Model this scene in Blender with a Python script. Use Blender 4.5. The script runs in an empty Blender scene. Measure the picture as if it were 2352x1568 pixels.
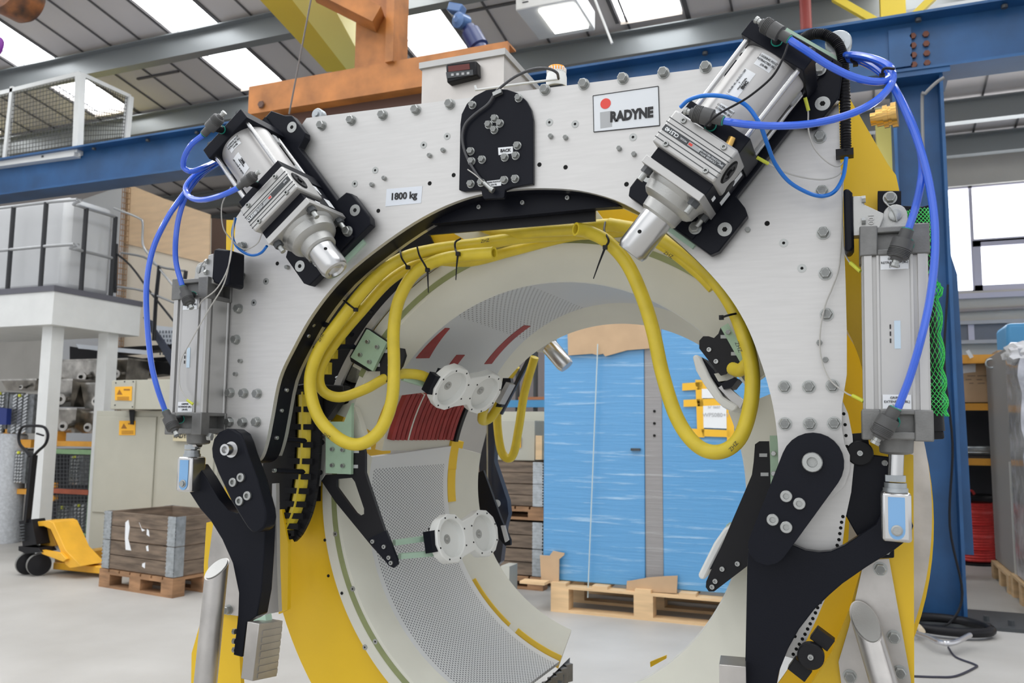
import bpy, bmesh, math, random
from mathutils import Vector, Matrix
from mathutils.geometry import tessellate_polygon
random.seed(7)
V = Vector
R_ = math.radians
scn = bpy.context.scene
COL = scn.collection
# ------------------------------------------------------------------ camera
CAM = V((0, -1.5, 1.15)); FPX = 1920.0
_y, _p, _r = R_(22), R_(6.1), R_(.6)
FW = V((-math.sin(_y)*math.cos(_p), math.cos(_y)*math.cos(_p), math.sin(_p)))
_R0 = V((math.cos(_y), math.sin(_y), 0)); _U0 = _R0.cross(FW)
RT = _R0*math.cos(_r)+_U0*math.sin(_r); UP = -_R0*math.sin(_r)+_U0*math.cos(_r)
cd = bpy.data.cameras.new('camera'); cam = bpy.data.objects.new('camera', cd); COL.objects.link(cam)
cd.sensor_width = 36; cd.lens = FPX/2352*36; cd.clip_start = .02; cd.clip_end = 200
cam.matrix_world = Matrix(((RT.x, UP.x, -FW.x, CAM.x), (RT.y, UP.y, -FW.y, CAM.y), (RT.z, UP.z, -FW.z, CAM.z), (0, 0, 0, 1)))
cd.dof.use_dof = True; cd.dof.focus_distance = 1.55; cd.dof.aperture_fstop = 9
scn.camera = cam
# ------------------------------------------------------------------ light and exposure
scn.view_settings.view_transform = 'Standard'; scn.view_settings.look = 'None'
scn.view_settings.gamma = 1; scn.view_settings.use_curve_mapping = False
scn.view_settings.exposure = -0.2
wd = bpy.data.worlds.new('World'); scn.world = wd; wd.use_nodes = True
wd.node_tree.nodes['Background'].inputs[0].default_value = (.93, .96, 1, 1)
wd.node_tree.nodes['Background'].inputs[1].default_value = 1.15
def area(name, loc, rot, sx, sy, e, col=(1, 1, 1)):
    l = bpy.data.lights.new(name, 'AREA'); l.shape = 'RECTANGLE'; l.size = sx; l.size_y = sy; l.energy = e; l.color = col
    o = bpy.data.objects.new(name, l); COL.objects.link(o); o.location = loc; o.rotation_euler = [R_(a) for a in rot]
    return o
# front fill added behind the camera, and daylight from the far windows
area('front_fill', (-2.5, -7, 3.2), (68, 0, 0), 8, 4.5, 70, (1, .98, .96))
area('daylight_windows', (1.6, 8.85, 3.4), (-75, 0, 0), 3, 1.4, 60)
area('daylight_skylight', (-3.5, 1.0, 5.2), (0, 0, 0), 7, 4, 90)
# ------------------------------------------------------------------ pixel helpers: a pixel of the 2352x1568 frame to a point in the place
def ray(x, y): return FW + RT*((x-1176)/FPX) + UP*((784-y)/FPX)
def W(x, y, Y):
    d = ray(x, y); return CAM + d*((Y-CAM.y)/d.y)
def WX(x, y, X):
    d = ray(x, y); return CAM + d*((X-CAM.x)/d.x)
def F(x, y, z=0):
    d = ray(x, y); return CAM + d*((z-CAM.z)/d.z)
def RF(x, y):
    d = ray(x, y); return CAM + d*((6-.17*CAM.y-CAM.z)/(d.z+.17*d.y))
# ------------------------------------------------------------------ materials
MC = {}
def mat(name, col, rough=.5, metal=0, noise=0, nscale=8, bump=0, bscale=60, stretch=(1, 1, 1), emit=0, alpha=1, trans=0, coat=0, col2=None, spec=.5, aniso=0):
    if name in MC: return MC[name]
    m = bpy.data.materials.new(name); m.use_nodes = True; nt = m.node_tree; b = nt.nodes['Principled BSDF']
    b.inputs['Base Color'].default_value = (*col, 1); b.inputs['Roughness'].default_value = rough; b.inputs['Metallic'].default_value = metal
    b.inputs['Specular IOR Level'].default_value = spec
    if coat: b.inputs['Coat Weight'].default_value = coat; b.inputs['Coat Roughness'].default_value = .12
    if emit: b.inputs['Emission Color'].default_value = (*col, 1); b.inputs['Emission Strength'].default_value = emit
    if alpha < 1: b.inputs['Alpha'].default_value = alpha
    if trans: b.inputs['Transmission Weight'].default_value = trans
    if noise or bump or col2:
        tc = nt.nodes.new('ShaderNodeTexCoord'); mp = nt.nodes.new('ShaderNodeMapping'); mp.inputs['Scale'].default_value = stretch
        geo = nt.nodes.new('ShaderNodeNewGeometry'); nt.links.new(geo.outputs['Position'], mp.inputs['Vector'])
    if noise or col2:
        n = nt.nodes.new('ShaderNodeTexNoise'); n.inputs['Scale'].default_value = nscale; n.inputs['Detail'].default_value = 5
        nt.links.new(mp.outputs[0], n.inputs['Vector'])
        cr = nt.nodes.new('ShaderNodeValToRGB'); e = cr.color_ramp.elements
        e[0].position = .35; e[1].position = .68
        c2 = col2 or tuple(min(1, c*(1+noise)) for c in col); c1 = col if col2 else tuple(c*(1-noise) for c in col)
        e[0].color = (*c1, 1); e[1].color = (*c2, 1)
        nt.links.new(n.outputs[0], cr.inputs[0]); nt.links.new(cr.outputs[0], b.inputs['Base Color'])
    if bump:
        n2 = nt.nodes.new('ShaderNodeTexNoise'); n2.inputs['Scale'].default_value = bscale; n2.inputs['Detail'].default_value = 4
        nt.links.new(mp.outputs[0], n2.inputs['Vector'])
        bp = nt.nodes.new('ShaderNodeBump'); bp.inputs['Strength'].default_value = bump; bp.inputs['Distance'].default_value = .003
        nt.links.new(n2.outputs[0], bp.inputs['Height']); nt.links.new(bp.outputs[0], b.inputs['Normal'])
    MC[name] = m; return m
ALU = mat('brushed_aluminium', (.60, .592, .58), .45, .6, noise=.03, nscale=14, stretch=(1, 1, 12), bump=.015, bscale=220)
ALU2 = mat('anodised_aluminium', (.50, .495, .485), .40, .6, noise=.04)
ALUD = mat('grey_cast_aluminium', (.20, .20, .195), .5, .6, noise=.1, nscale=40, bump=.15, bscale=300)
CAST = mat('satin_cast_alloy', (.46, .46, .445), .42, .75, bump=.15, bscale=400)
TUBE = mat('pearl_grey_tube', (.52, .51, .50), .38, .35)
CHR = mat('polished_steel', (.60, .60, .60), .27, 1)
STL = mat('bolt_steel', (.40, .41, .40), .36, .85, bump=.1, bscale=500)
SST = mat('mill_stainless_steel', (.5, .48, .46), .38, .85, noise=.18, nscale=9, bump=.1, bscale=60)
BLK = mat('black_anodised', (.008, .009, .014), .36, 0, spec=.13, bump=.05, bscale=400)
BLKP = mat('black_plastic', (.012, .012, .014), .42, 0, spec=.2)
GRYP = mat('dark_grey_plastic', (.075, .075, .075), .5)
GRN = mat('green_fibreglass_laminate', (.33, .47, .34), .5, 0, noise=.08, nscale=20)
GRNP = mat('pale_green_fibreglass', (.4, .56, .44), .45)
CRM = mat('cream_fibreglass', (.66, .655, .575), .5, 0, noise=.04, nscale=6)
OLV = mat('olive_resin', (.24, .27, .12), .5, noise=.08, nscale=20)
WHT = mat('white_plastic', (.78, .79, .77), .5, noise=.02)
YEL = mat('yellow_paint', (.78, .50, .012), .42, 0, noise=.03, nscale=5)
YHO = mat('yellow_rubber_hose', (.64, .49, .03), .42, 0, noise=.06, nscale=30)
YCH = mat('pale_yellow_paint', (.90, .78, .22), .5)
BHO = mat('blue_polyurethane_hose', (.035, .13, .72), .18, 0, coat=.6)
BHT = mat('thin_blue_hose', (.01, .17, .62), .3, 0)
BEAM = mat('blue_painted_steel', (.014, .082, .22), .42, 0, noise=.2, nscale=3, bump=.08, bscale=60)
ORG = mat('orange_painted_steel', (.40, .15, .035), .5, 0, noise=.28, nscale=5, bump=.1)
WIRE = mat('pale_grey_cable', (.5, .49, .46), .5)
RED = mat('dark_red_refractory', (.30, .035, .032), .6, noise=.15, nscale=30)
PAPER = mat('white_label', (.8, .82, .84), .5)
INK = mat('black_ink', (.015, .015, .017), .5)
HOLE = mat('dark_hole', (.004, .004, .004), .9)
GREYP = mat('grey_ink', (.42, .43, .44), .5)
REDP = mat('red_ink', (.75, .07, .05), .5)
YTAG = mat('yellow_marker_sleeve', (.62, .66, .06), .5)
WPNT = mat('white_painted_steel', (.66, .67, .66), .45, noise=.03)
TEAL = mat('teal_collar', (.02, .3, .22), .4)
BRASS = mat('brass', (.72, .45, .14), .25, .95)
PINE = mat('new_pine_wood', (.72, .5, .28), .6, noise=.12, nscale=4, stretch=(1, 1, 8), bump=.1)
OLDW = mat('weathered_wood', (.17, .125, .09), .75, noise=.4, nscale=5, stretch=(1, 1, 7), bump=.3)
PALW = mat('brown_pallet_wood', (.33, .18, .09), .7, noise=.3, nscale=6, stretch=(1, 1, 5), bump=.2)
CARD = mat('cardboard', (.52, .36, .22), .75, noise=.06, nscale=6)
GALV = mat('galvanised_steel', (.45, .48, .5), .4, .8, noise=.15, nscale=30)
CAB = mat('beige_enclosure_paint', (.44, .43, .36), .45, noise=.02)
STAIN = mat('shiny_stainless_steel', (.4, .38, .35), .22, .95, noise=.35, nscale=8, bump=.3, bscale=9)
RACKO = mat('orange_rack_paint', (.78, .36, .04), .5, noise=.08)
RACKG = mat('green_cage_paint', (.2, .33, .17), .6, noise=.12)
RUST = mat('rust_red_paint', (.3, .07, .03), .6, noise=.15)
PLY = mat('plywood', (.80, .58, .37), .6, noise=.06, nscale=3, stretch=(1, 1, 6))
DKGR = mat('dark_grey_steel', (.05, .055, .06), .5)
# ------------------------------------------------------------------ object helpers
def wloc(p):
    l = V((0, 0, 0))
    while p is not None: l = l + p.location; p = p.parent
    return l
def tag(o, label=None, cat=None, group=None, kind=None):
    if label: o['label'] = label
    if cat: o['category'] = cat
    if group: o['group'] = group
    if kind: o['kind'] = kind
    return o
def thing(name, label, cat, loc, group=None):
    o = bpy.data.objects.new(name, None); COL.objects.link(o); o.location = loc; o.empty_display_size = .05
    return tag(o, label, cat, group)
def link(name, bm, m, parent=None, label=None, cat=None, group=None, kind=None, bevel=0, ang=35, org=None):
    """turn a bmesh in place coordinates into one mesh object"""
    if parent is not None: off = wloc(parent)
    elif org is not None: off = V(org)
    else:
        xs = [v.co for v in bm.verts]
        off = V(((min(c.x for c in xs)+max(c.x for c in xs))/2, (min(c.y for c in xs)+max(c.y for c in xs))/2, min(c.z for c in xs)))
    bmesh.ops.translate(bm, verts=bm.verts, vec=-off)
    bmesh.ops.recalc_face_normals(bm, faces=bm.faces)
    me = bpy.data.meshes.new(name); bm.to_mesh(me); bm.free()
    for mm in (m if isinstance(m, (list, tuple)) else [m]): me.materials.append(mm)
    me.polygons.foreach_set('use_smooth', [True]*len(me.polygons)); me.set_sharp_from_angle(angle=R_(ang))
    o = bpy.data.objects.new(name, me); COL.objects.link(o)
    if parent is not None: o.parent = parent
    else: o.location = off
    if bevel:
        b = o.modifiers.new('bevel', 'BEVEL'); b.width = bevel; b.segments = 2; b.limit_method = 'ANGLE'; b.angle_limit = R_(40); b.harden_normals = False
    return tag(o, label, cat, group, kind)
def inst(src, name, parent, pos, label=None, sc=1):
    o = bpy.data.objects.new(name, src); COL.objects.link(o); o.parent = parent; o.location = V(pos)-wloc(parent); o.scale = (sc, 1, sc)
    if label: o['label'] = label
    return o
def B(): return bmesh.new()
def frame(u, w=None):
    u = V(u).normalized(); a = V(w) if w is not None else (V((0, 0, 1)) if abs(u.z) < .9 else V((1, 0, 0)))
    v = a.cross(u)
    if v.length < 1e-6: v = V((0, 1, 0)).cross(u)
    v.normalize(); return u, v, u.cross(v)
def box(bm, a, b):
    x0, y0, z0 = [min(p, q) for p, q in zip(a, b)]; x1, y1, z1 = [max(p, q) for p, q in zip(a, b)]
    vs = [bm.verts.new(c) for c in ((x0,y0,z0),(x1,y0,z0),(x1,y1,z0),(x0,y1,z0),(x0,y0,z1),(x1,y0,z1),(x1,y1,z1),(x0,y1,z1))]
    for f in ((0,3,2,1),(4,5,6,7),(0,1,5,4),(1,2,6,5),(2,3,7,6),(3,0,4,7)): bm.faces.new([vs[i] for i in f])
    return bm
def obox(bm, c, ax, h):
    """oriented box: centre, three axes, half sizes"""
    c = V(c); A = [V(a).normalized()*s for a, s in zip(ax, h)]
    vs = [bm.verts.new(c+A[0]*i+A[1]*j+A[2]*k) for k in (-1, 1) for j in (-1, 1) for i in (-1, 1)]
    for f in ((0,2,3,1),(4,5,7,6),(0,1,5,4),(2,6,7,3),(0,4,6,2),(1,3,7,5)): bm.faces.new([vs[i] for i in f])
    return bm
def bar(bm, p, q, w, h=None, up=(0, 0, 1)):
    p, q = V(p), V(q); u, v, n = frame(q-p, up)
    return obox(bm, (p+q)/2, (u, v, n), ((q-p).length/2, w/2, (h or w)/2))
def prism(bm, pts, off):
    """closed outline (place coordinates) pushed along off"""
    off = V(off); P = [V(p) for p in pts]; n = len(P)
    tris = tessellate_polygon([P])
    a = [bm.verts.new(p) for p in P]; b = [bm.verts.new(p+off) for p in P]
    for t in tris:
        for q in (a, b):
            try: bm.faces.new([q[i] for i in t])
            except ValueError: pass
    for i in range(n): bm.faces.new((a[i], b[i], b[(i+1) % n], a[(i+1) % n]))
    return bm
def pp(pts, Y): return [W(x, y, Y) for x, y in pts]
def plate(bm, pts, Y, t): return prism(bm, pp(pts, Y), (0, t, 0))
def rings(bm, rs, cap0=True, cap1=True, closed=True):
    """skin successive rings of points"""
    L = [[bm.verts.new(p) for p in r] for r in rs]; n = len(L[0])
    for a, b in zip(L, L[1:]):
        for i in range(n if closed else n-1): bm.faces.new((a[i], a[(i+1) % n], b[(i+1) % n], b[i]))
    if closed and cap0: bm.faces.new(L[0][::-1])
    if closed and cap1: bm.faces.new(L[-1])
    return bm
def lathe(bm, p, u, prof, seg=24, up=None):
    """profile [(distance along u, radius)] turned about the axis"""
    p = V(p); u, v, w = frame(u, up)
    rs = []
    for d, r in prof: rs.append([p+u*d+(v*math.cos(a)+w*math.sin(a))*max(r, 1e-5) for a in (2*math.pi*i/seg for i in range(seg))])
    return rings(bm, rs)
def cyl(bm, p, q, r, r2=None, seg=20):
    p, q = V(p), V(q); return lathe(bm, p, q-p, [(0, r), ((q-p).length, r if r2 is None else r2)], seg)
def smooth(pts, n=6):
    P = [V(p) for p in pts]; out = []
    for i in range(len(P)-1):
        a = P[i-1] if i else P[0]*2-P[1]; b = P[i]; c = P[i+1]; d = P[i+2] if i+2 < len(P) else P[-1]*2-P[-2]
        for k in range(n):
            t = k/n; out.append(.5*((2*b)+(c-a)*t+(2*a-5*b+4*c-d)*t*t+(3*b-a-3*c+d)*t*t*t))
    out.append(P[-1]); return out
def tube(bm, pts, r, seg=10, n=6, sm=True, hollow=False, rf=None):
    P = smooth(pts, n) if sm else [V(p) for p in pts]
    t0 = (P[1]-P[0]).normalized(); _, v, w = frame(t0); rs = []
    for i, p in enumerate(P):
        t = (P[min(i+1, len(P)-1)]-P[max(i-1, 0)]).normalized()
        v = (v-t*v.dot(t)).normalized(); w = t.cross(v); rr = rf(i/(len(P)-1)) if rf else r
        rs.append([p+(v*math.cos(a)+w*math.sin(a))*rr for a in (2*math.pi*k/seg for k in range(seg))])
    if hollow:
        def inner(i, s):
            c = P[i]; return [c+(q-c)*.68+s for q in rs[i]]
        d0 = (P[1]-P[0]).normalized(); d1 = (P[-1]-P[-2]).normalized()
        rs = [inner(0, d0*.03), inner(0, V())]+rs+[inner(-1, V()), inner(-1, -d1*.03)]
    return rings(bm, rs)
def path(pts): return [W(*p) for p in pts]
def text(s, c, size, m, parent, right=(1, 0, 0), up=(0, 0, 1), bold=0, ext=.0004, name='lettering', align='CENTER', label=None, sx=1):
    cu = bpy.data.curves.new('t', 'FONT'); cu.body = s; cu.size = size; cu.align_x = align; cu.align_y = 'CENTER'; cu.extrude = ext; cu.offset = bold; cu.resolution_u = 3
    t = bpy.data.objects.new('t', cu); COL.objects.link(t); bpy.context.view_layer.update()
    me = bpy.data.meshes.new_from_object(t.evaluated_get(bpy.context.evaluated_depsgraph_get()))
    bpy.data.objects.remove(t); bpy.data.curves.remove(cu)
    r = V(right).normalized(); n = r.cross(V(up)).normalized(); u = n.cross(r)
    off = V(c)-wloc(parent)
    for v in me.vertices: v.co = off+r*v.co.x*sx+u*v.co.y+n*v.co.z
    me.materials.clear(); me.materials.append(m)
    o = bpy.data.objects.new(name, me); COL.objects.link(o); o.parent = parent; o.data.name = name
    if label: o['label'] = label
    return o
# fasteners (shared meshes, pointing towards -Y)
def hexmesh(name, r, h, wash=1.35, m=None):
    bm = B(); lathe(bm, (0, 0, 0), (0, -1, 0), [(0, r*wash), (h*.14, r*wash)], 24)
    lathe(bm, (0, -h*.14, 0), (0, -1, 0), [(0, r*1.1), (h*.75, r*1.1), (h*.88, r*.95)], 6)
    lathe(bm, (0, -h*.88, 0), (0, -1, 0), [(0, r*.84), (h*.14, r*.8)], 16)
    bmesh.ops.recalc_face_normals(bm, faces=bm.faces)
    me = bpy.data.meshes.new(name); bm.to_mesh(me); bm.free(); me.materials.append(m or STL); return me
def capmesh(name, r, h, depth=.5):
    bm = B(); lathe(bm, (0, 0, 0), (0, -1, 0), [(0, r), (h*.85, r), (h, r*.92), (h, r*.52), (h*depth, r*.48), (h*depth, .0001)], 20)
    bmesh.ops.recalc_face_normals(bm, faces=bm.faces)
    me = bpy.data.meshes.new(name); bm.to_mesh(me); bm.free(); me.materials.append(STL)
    me.polygons.foreach_set('use_smooth', [True]*len(me.polygons)); me.set_sharp_from_angle(angle=R_(35)); return me
def skmesh(name, r):
    bm = B(); lathe(bm, (0, .0005, 0), (0, -1, 0), [(0, r), (.0012, r), (.0012, r*.42), (.0006, r*.40)], 20); f0 = len(bm.faces); lathe(bm, (0, .0005, 0), (0, -1, 0), [(.0007, r*.44), (.0013, r*.38)], 6)
    for f in list(bm.faces)[f0:]: f.material_index = 1  # dark hex disc paints the shade of the socket recess
    lathe(bm, (0, .0005, 0), (0, -1, 0), [(0, r*.72), (.00125, r*.72), (.00128, r*.68)], 20)
    bmesh.ops.recalc_face_normals(bm, faces=bm.faces)
    me = bpy.data.meshes.new(name); bm.to_mesh(me); bm.free(); me.materials.append(STL); me.materials.append(HOLE); return me
HEXL = hexmesh('hex_large', .0085, .012); HEXM = hexmesh('hex_medium', .0062, .010); HEXS = hexmesh('hex_small', .0045, .008, 1.05)
CAPL = capmesh('cap_large', .016, .012, .02); CAPM = capmesh('cap_medium', .0095, .0055, .02); CAPS = capmesh('cap_small', .0048, .0045, .02)
SKS = skmesh('flat_socket_small', .0075); SKL = skmesh('flat_socket_large', .0125)
def _hm():
    bm = B(); lathe(bm, (0, .0006, 0), (0, -1, 0), [(0, .0045), (.001, .0045)], 16)
    bmesh.ops.recalc_face_normals(bm, faces=bm.faces)
    me = bpy.data.meshes.new('hole'); bm.to_mesh(me); bm.free(); me.materials.append(HOLE); return me
HOL = _hm()
# ================================================================== THE HEATING MACHINE
MO = V((-.62, .2, 0))
machine = thing('induction_heating_machine', 'large C-shaped pipe heating machine with silver front plate, cream bore and yellow shell', 'machine', MO)
def arcpts(cx, cz, r, a0, a1, n, Y): return [V((cx+r*math.cos(R_(a0+(a1-a0)*i/n)), Y, cz+r*math.sin(R_(a0+(a1-a0)*i/n)))) for i in range(n+1)]
def sector(bm, prof, a0, a1, n=64):
    """prof: closed loop of (Y, xc, zc, R) carried round the bore"""
    rs = []
    for i in range(n+1):
        a = R_(a0+(a1-a0)*i/n); rs.append([V((x+r*math.cos(a), Y, z+r*math.sin(a))) for Y, x, z, r in prof])
    return rings(bm, rs)
# --- front plate, traced outline with smooth bore
bore = smooth([W(x, y, 0) for x, y in [(563,1066),(585,1062),(600,1048),(612,1010),(622,960),(640,870),(672,800),(716,722),(780,642),(870,566),(968,500),(1060,458),(1150,438),(1250,432),(1350,441),(1450,476),(1552,552),(1650,650),(1710,738),(1750,838),(1775,930),(1786,1010),(1789,1080),(1800,1120)]], 5)
outer = [W(x, y, 0) for x, y in [(1830,1145),(1870,1152),(1912,1141),(1940,1115),(1952,1080),(1952,1045),(1940,1020),(1934,985),(1934,930),(1945,860),(1945,760),(1942,640),(1934,440),(1930,360),(1925,180)]]
top = [W(1925,118,0), W(1880,124,0), W(704,271,0)]
lft = [W(x, y, 0) for x, y in [(542,500),(533,640),(522,830),(519,900),(515,1000),(517,1040),(530,1066),(548,1070)]]
bm = prism(B(), bore+outer+top+lft, (0, .012, 0))
fp = link('front_plate', bm, ALU, machine, label='brushed silver steel front plate')
def on_plate(me, pts, name, Y=0, parent=None):
    for x, y in pts: inst(me, name, parent or fp, W(x, y, Y))
on_plate(HEXL, [(740,289),(808,277),(880,265),(956,253),(1034,240),(1252,207),(1341,194),(1431,181),(1524,168),(1621,155),
  (555,636),(549,709),(543,780),(530,902),(561,903),(592,904),(528,969),(559,970),(590,969),(1883,315),(1888,440),(1891,535),(1896,628),(1899,722),
  (1802,888),(1858,888),(1912,886),(1803,973),(1860,973),(1916,972),(558,566)], 'hex_bolt')
on_plate(HEXS, [(988,358),(1019,346),(856,425),(884,410),(1266,314),(1300,317),(1423,342),(1457,355),(661,614),(554,829),(543,859),(1718,528),(1882,787),(1896,826)], 'small_hex_bolt')
on_plate(SKS, [(973,333),(1027,313),(815,422),(862,391),(1262,281),(1321,285),(1454,315),(611,646),(583,695),(1800,558),(1842,616)], 'countersunk_screw')
on_plate(HOL, [(987,421),(1042,402),(869,484),(1239,378),(1299,384),(1439,423),(637,605),(1762,513)], 'drilled_hole')
for x, y, r in ((1926,106,.022),(738,268,.014)):
    bm = B(); p = W(x, y, .02); lathe(bm, p, (0, -1, 0), [(0, r), (.016, r), (.018, r*.9)], 28); lathe(bm, p+V((0,-.016,0)), (0,-1,0), [(0, r*.45), (.006, r*.42)], 20)
    link('lifting_boss', bm, GALV, machine)
# --- spacer, second plate
CX, CZ = -.636, 1.094
bore1 = [(563,1066),(585,1062),(600,1048),(612,1010),(622,960),(640,870),(672,800),(716,722),(780,642),(870,566),(968,500),(1060,458),(1150,438),(1250,432),(1350,441),(1450,476),(1552,552),(1650,650),(1710,738),(1750,838),(1775,930),(1786,1010),(1789,1080)]
bore2 = [(x, y) for x, y in [(560,1075),(600,1060),(622,1010),(632,960),(650,872),(682,802),(726,724),(790,644),(880,568),(978,502),(1070,462),(1160,444),(1250,438),(1350,447),(1450,482),(1550,558),(1648,656),(1708,744),(1748,844),(1773,936),(1784,1010),(1788,1080)]]
def shift(pts, k, c=(1215, 1010)):
    return [(c[0]+(x-c[0])*k, c[1]+(y-c[1])*k) for x, y in pts]
def band(bm, inner, k, Y, t):
    """ring-like plate between a traced inner edge and the same edge scaled outwards, edges in place coordinates"""
    a = smooth([W(x, y, 0) for x, y in inner], 3)
    c = V((CX, 0, CZ)); o = [c+(p-c)*k for p in a]
    rs = []
    for p, q in zip(a, o): rs.append([p+V((0, Y, 0)), q+V((0, Y, 0)), q+V((0, Y+t, 0)), p+V((0, Y+t, 0))])
    return rings(bm, rs)
link('spacer_ring', band(B(), bore1, 1.1, .0125, .048), BLK, machine, label='black spacer ring behind the front plate')
link('second_plate', band(B(), bore1[2:]+[(1789,1200),(1780,1330)], 1.1, .0605, .012), ALU2, machine)
bm = plate(B(), [(625,1110),(634,1110),(636,1300),(640,1405),(606,1412),(612,1300),(624,1180)], .0605, .012)
link('second_plate', bm, ALU2, machine)
# socket screws seen along the inside of the spacer
for (x, y) in [(760,668),(820,607),(873,563),(718,745),(707,770),(657,895),(645,942),(634,1005),(629,1080)]:
    bm = B(); p = W(x, y, .03); c = V((CX, .03, CZ)); d = (c-p).normalized(); lathe(bm, p-d*.002, d, [(0, .0045), (.006, .0045), (.007, .004)], 14)
    link('cap_screw', bm, STL, machine)
# flat bar with screws under the crown of the bore
flatp = [W(x, y, .045) for x, y in [(968,500),(1010,477),(1080,455),(1160,440),(1250,436),(1330,443),(1400,462),(1425,474),(1366,478),(1150,499),(1000,513),(960,512)]]
hb = link('crown_bar', prism(B(), flatp, (0, .02, 0)), BLK, machine)
for x, y in ((1007,487),(1101,476),(1201,466),(1304,455)): inst(CAPS, 'cap_screw', hb, W(x, y, .045))
bm = bar(B(), W(985,514,.075), W(1368,480,.075), .05, .006, up=(0, 1, 0)); link('crown_strip', bm, BLKP, machine)
# --- black sliding tray and third ring
link('third_ring', sector(B(), [(.19,-.59,1.015,.600),(.19,-.59,1.015,.583),(.20,-.59,1.015,.583),(.20,-.59,1.015,.600)], 118, 180, 40), ALU2, machine)
link('third_ring', sector(B(), [(.19,-.59,1.015,.600),(.19,-.59,1.015,.583),(.20,-.59,1.015,.583),(.20,-.59,1.015,.600)], -10, 40, 30), ALU2, machine)
link('added_void_backing', sector(B(), [(.205,-.59,1.02,.76),(.205,-.59,1.02,.592),(.212,-.59,1.02,.592),(.212,-.59,1.02,.76)], 118, 184, 40), BLKP, machine)  # black annulus added to keep the void behind the rods dark
bm = plate(B(), [(735,1008),(750,1008),(747,1060),(744,1092),(738,1104),(716,1104),(718,1008)], .185, .01); link('rod_plate', bm, WPNT, machine)
def rod(p, q, r=.006): 
    bm = B(); cyl(bm, p, q, r, seg=14); lathe(bm, q, (q-p), [(0, r*1.05), (.003, r*.8)], 14); return link('spacer_rod', bm, BLK, machine)
for x, y, x2, y2 in ((636,1006,740,1016),(632,1080,736,1085),(800,690,852,716),(745,745,808,768),(722,800,812,796),(840,622,872,640)):
    rod(W(x, y, .06), W(x2, y2, .175))
bm = plate(B(), [(655,888),(700,880),(790,885),(790,905),(775,925),(748,965),(705,960),(655,958)], .155, .03); link('carriage_block', bm, BLKP, machine, bevel=.003)
bm = plate(B(), [(800,690),(846,652),(880,662),(856,690),(828,722),(806,745),(788,770),(768,800),(752,840),(735,880),(700,880),(715,820),(745,755)], .203, .01); link('slide_plate', bm, BLKP, machine)
# yellow hinge blocks seen between the rods
for x, y in ((779,776),(762,810),(748,846),(795,742)):
    bm = obox(B(), W(x, y, .15), ((1,0,0),(0,1,0),(0,0,1)), (.012, .008, .014)); link('hose_clip', bm, YHO, machine)
# --- coil body, upper shell and two jaws
def coil(nm, a0, a1, cA, cC, cD, cE, rr, n=64, liner=True):
    A, Cc, D, E = cA, cC, cD, cE
    link('coil_flange', sector(B(), [(.20,*A,rr[0]),(.20,*A,.532),(.235,(A[0]+Cc[0])/2,(A[1]+Cc[1])/2,(rr[1]+.53)/2-.003),(.27,*Cc,rr[1]),(.275,*Cc,rr[1]+.012),(.22,*A,.562),(.22,*A,rr[0])], a0, a1, n), CRM, machine, label='cream fibreglass '+nm+' front flange', ang=50)
    if nm == 'crown': link('coil_flange', sector(B(), [(.20,*A,rr[0]),(.20,*A,.532),(.235,(A[0]+Cc[0])/2,(A[1]+Cc[1])/2,(rr[1]+.53)/2-.003),(.27,*Cc,rr[1]),(.275,*Cc,rr[1]+.012),(.22,*A,.562),(.22,*A,rr[0])], a1, a1+11, 12), CRM, machine, label='cream lip end above the joint', ang=50)
    link('sealing_band', sector(B(), [(.1985,*A,.553),(.1985,*A,.540),(.202,*A,.540),(.202,*A,.553)], a0, a1, n), OLV, machine, label='olive green band')
    if liner:
        ln = link('bore_liner', sector(B(), [(.268,*Cc,rr[1]+.001),(.70,*D,rr[2]),(.70,*D,rr[2]+.01),(.268,*Cc,rr[1]+.011)], a0, a1, n), LINER if nm != 'crown' else LINER2, machine, label='white perforated liner of the '+nm)
    link('rear_lip', sector(B(), [(.705,*D,rr[2]+.006),(.80,*E,rr[3]),(.805,*E,rr[3]+.012),(.71,*D,rr[2]+.02)], a0, a1, n), CRM, machine, label='cream rear lip')
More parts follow.
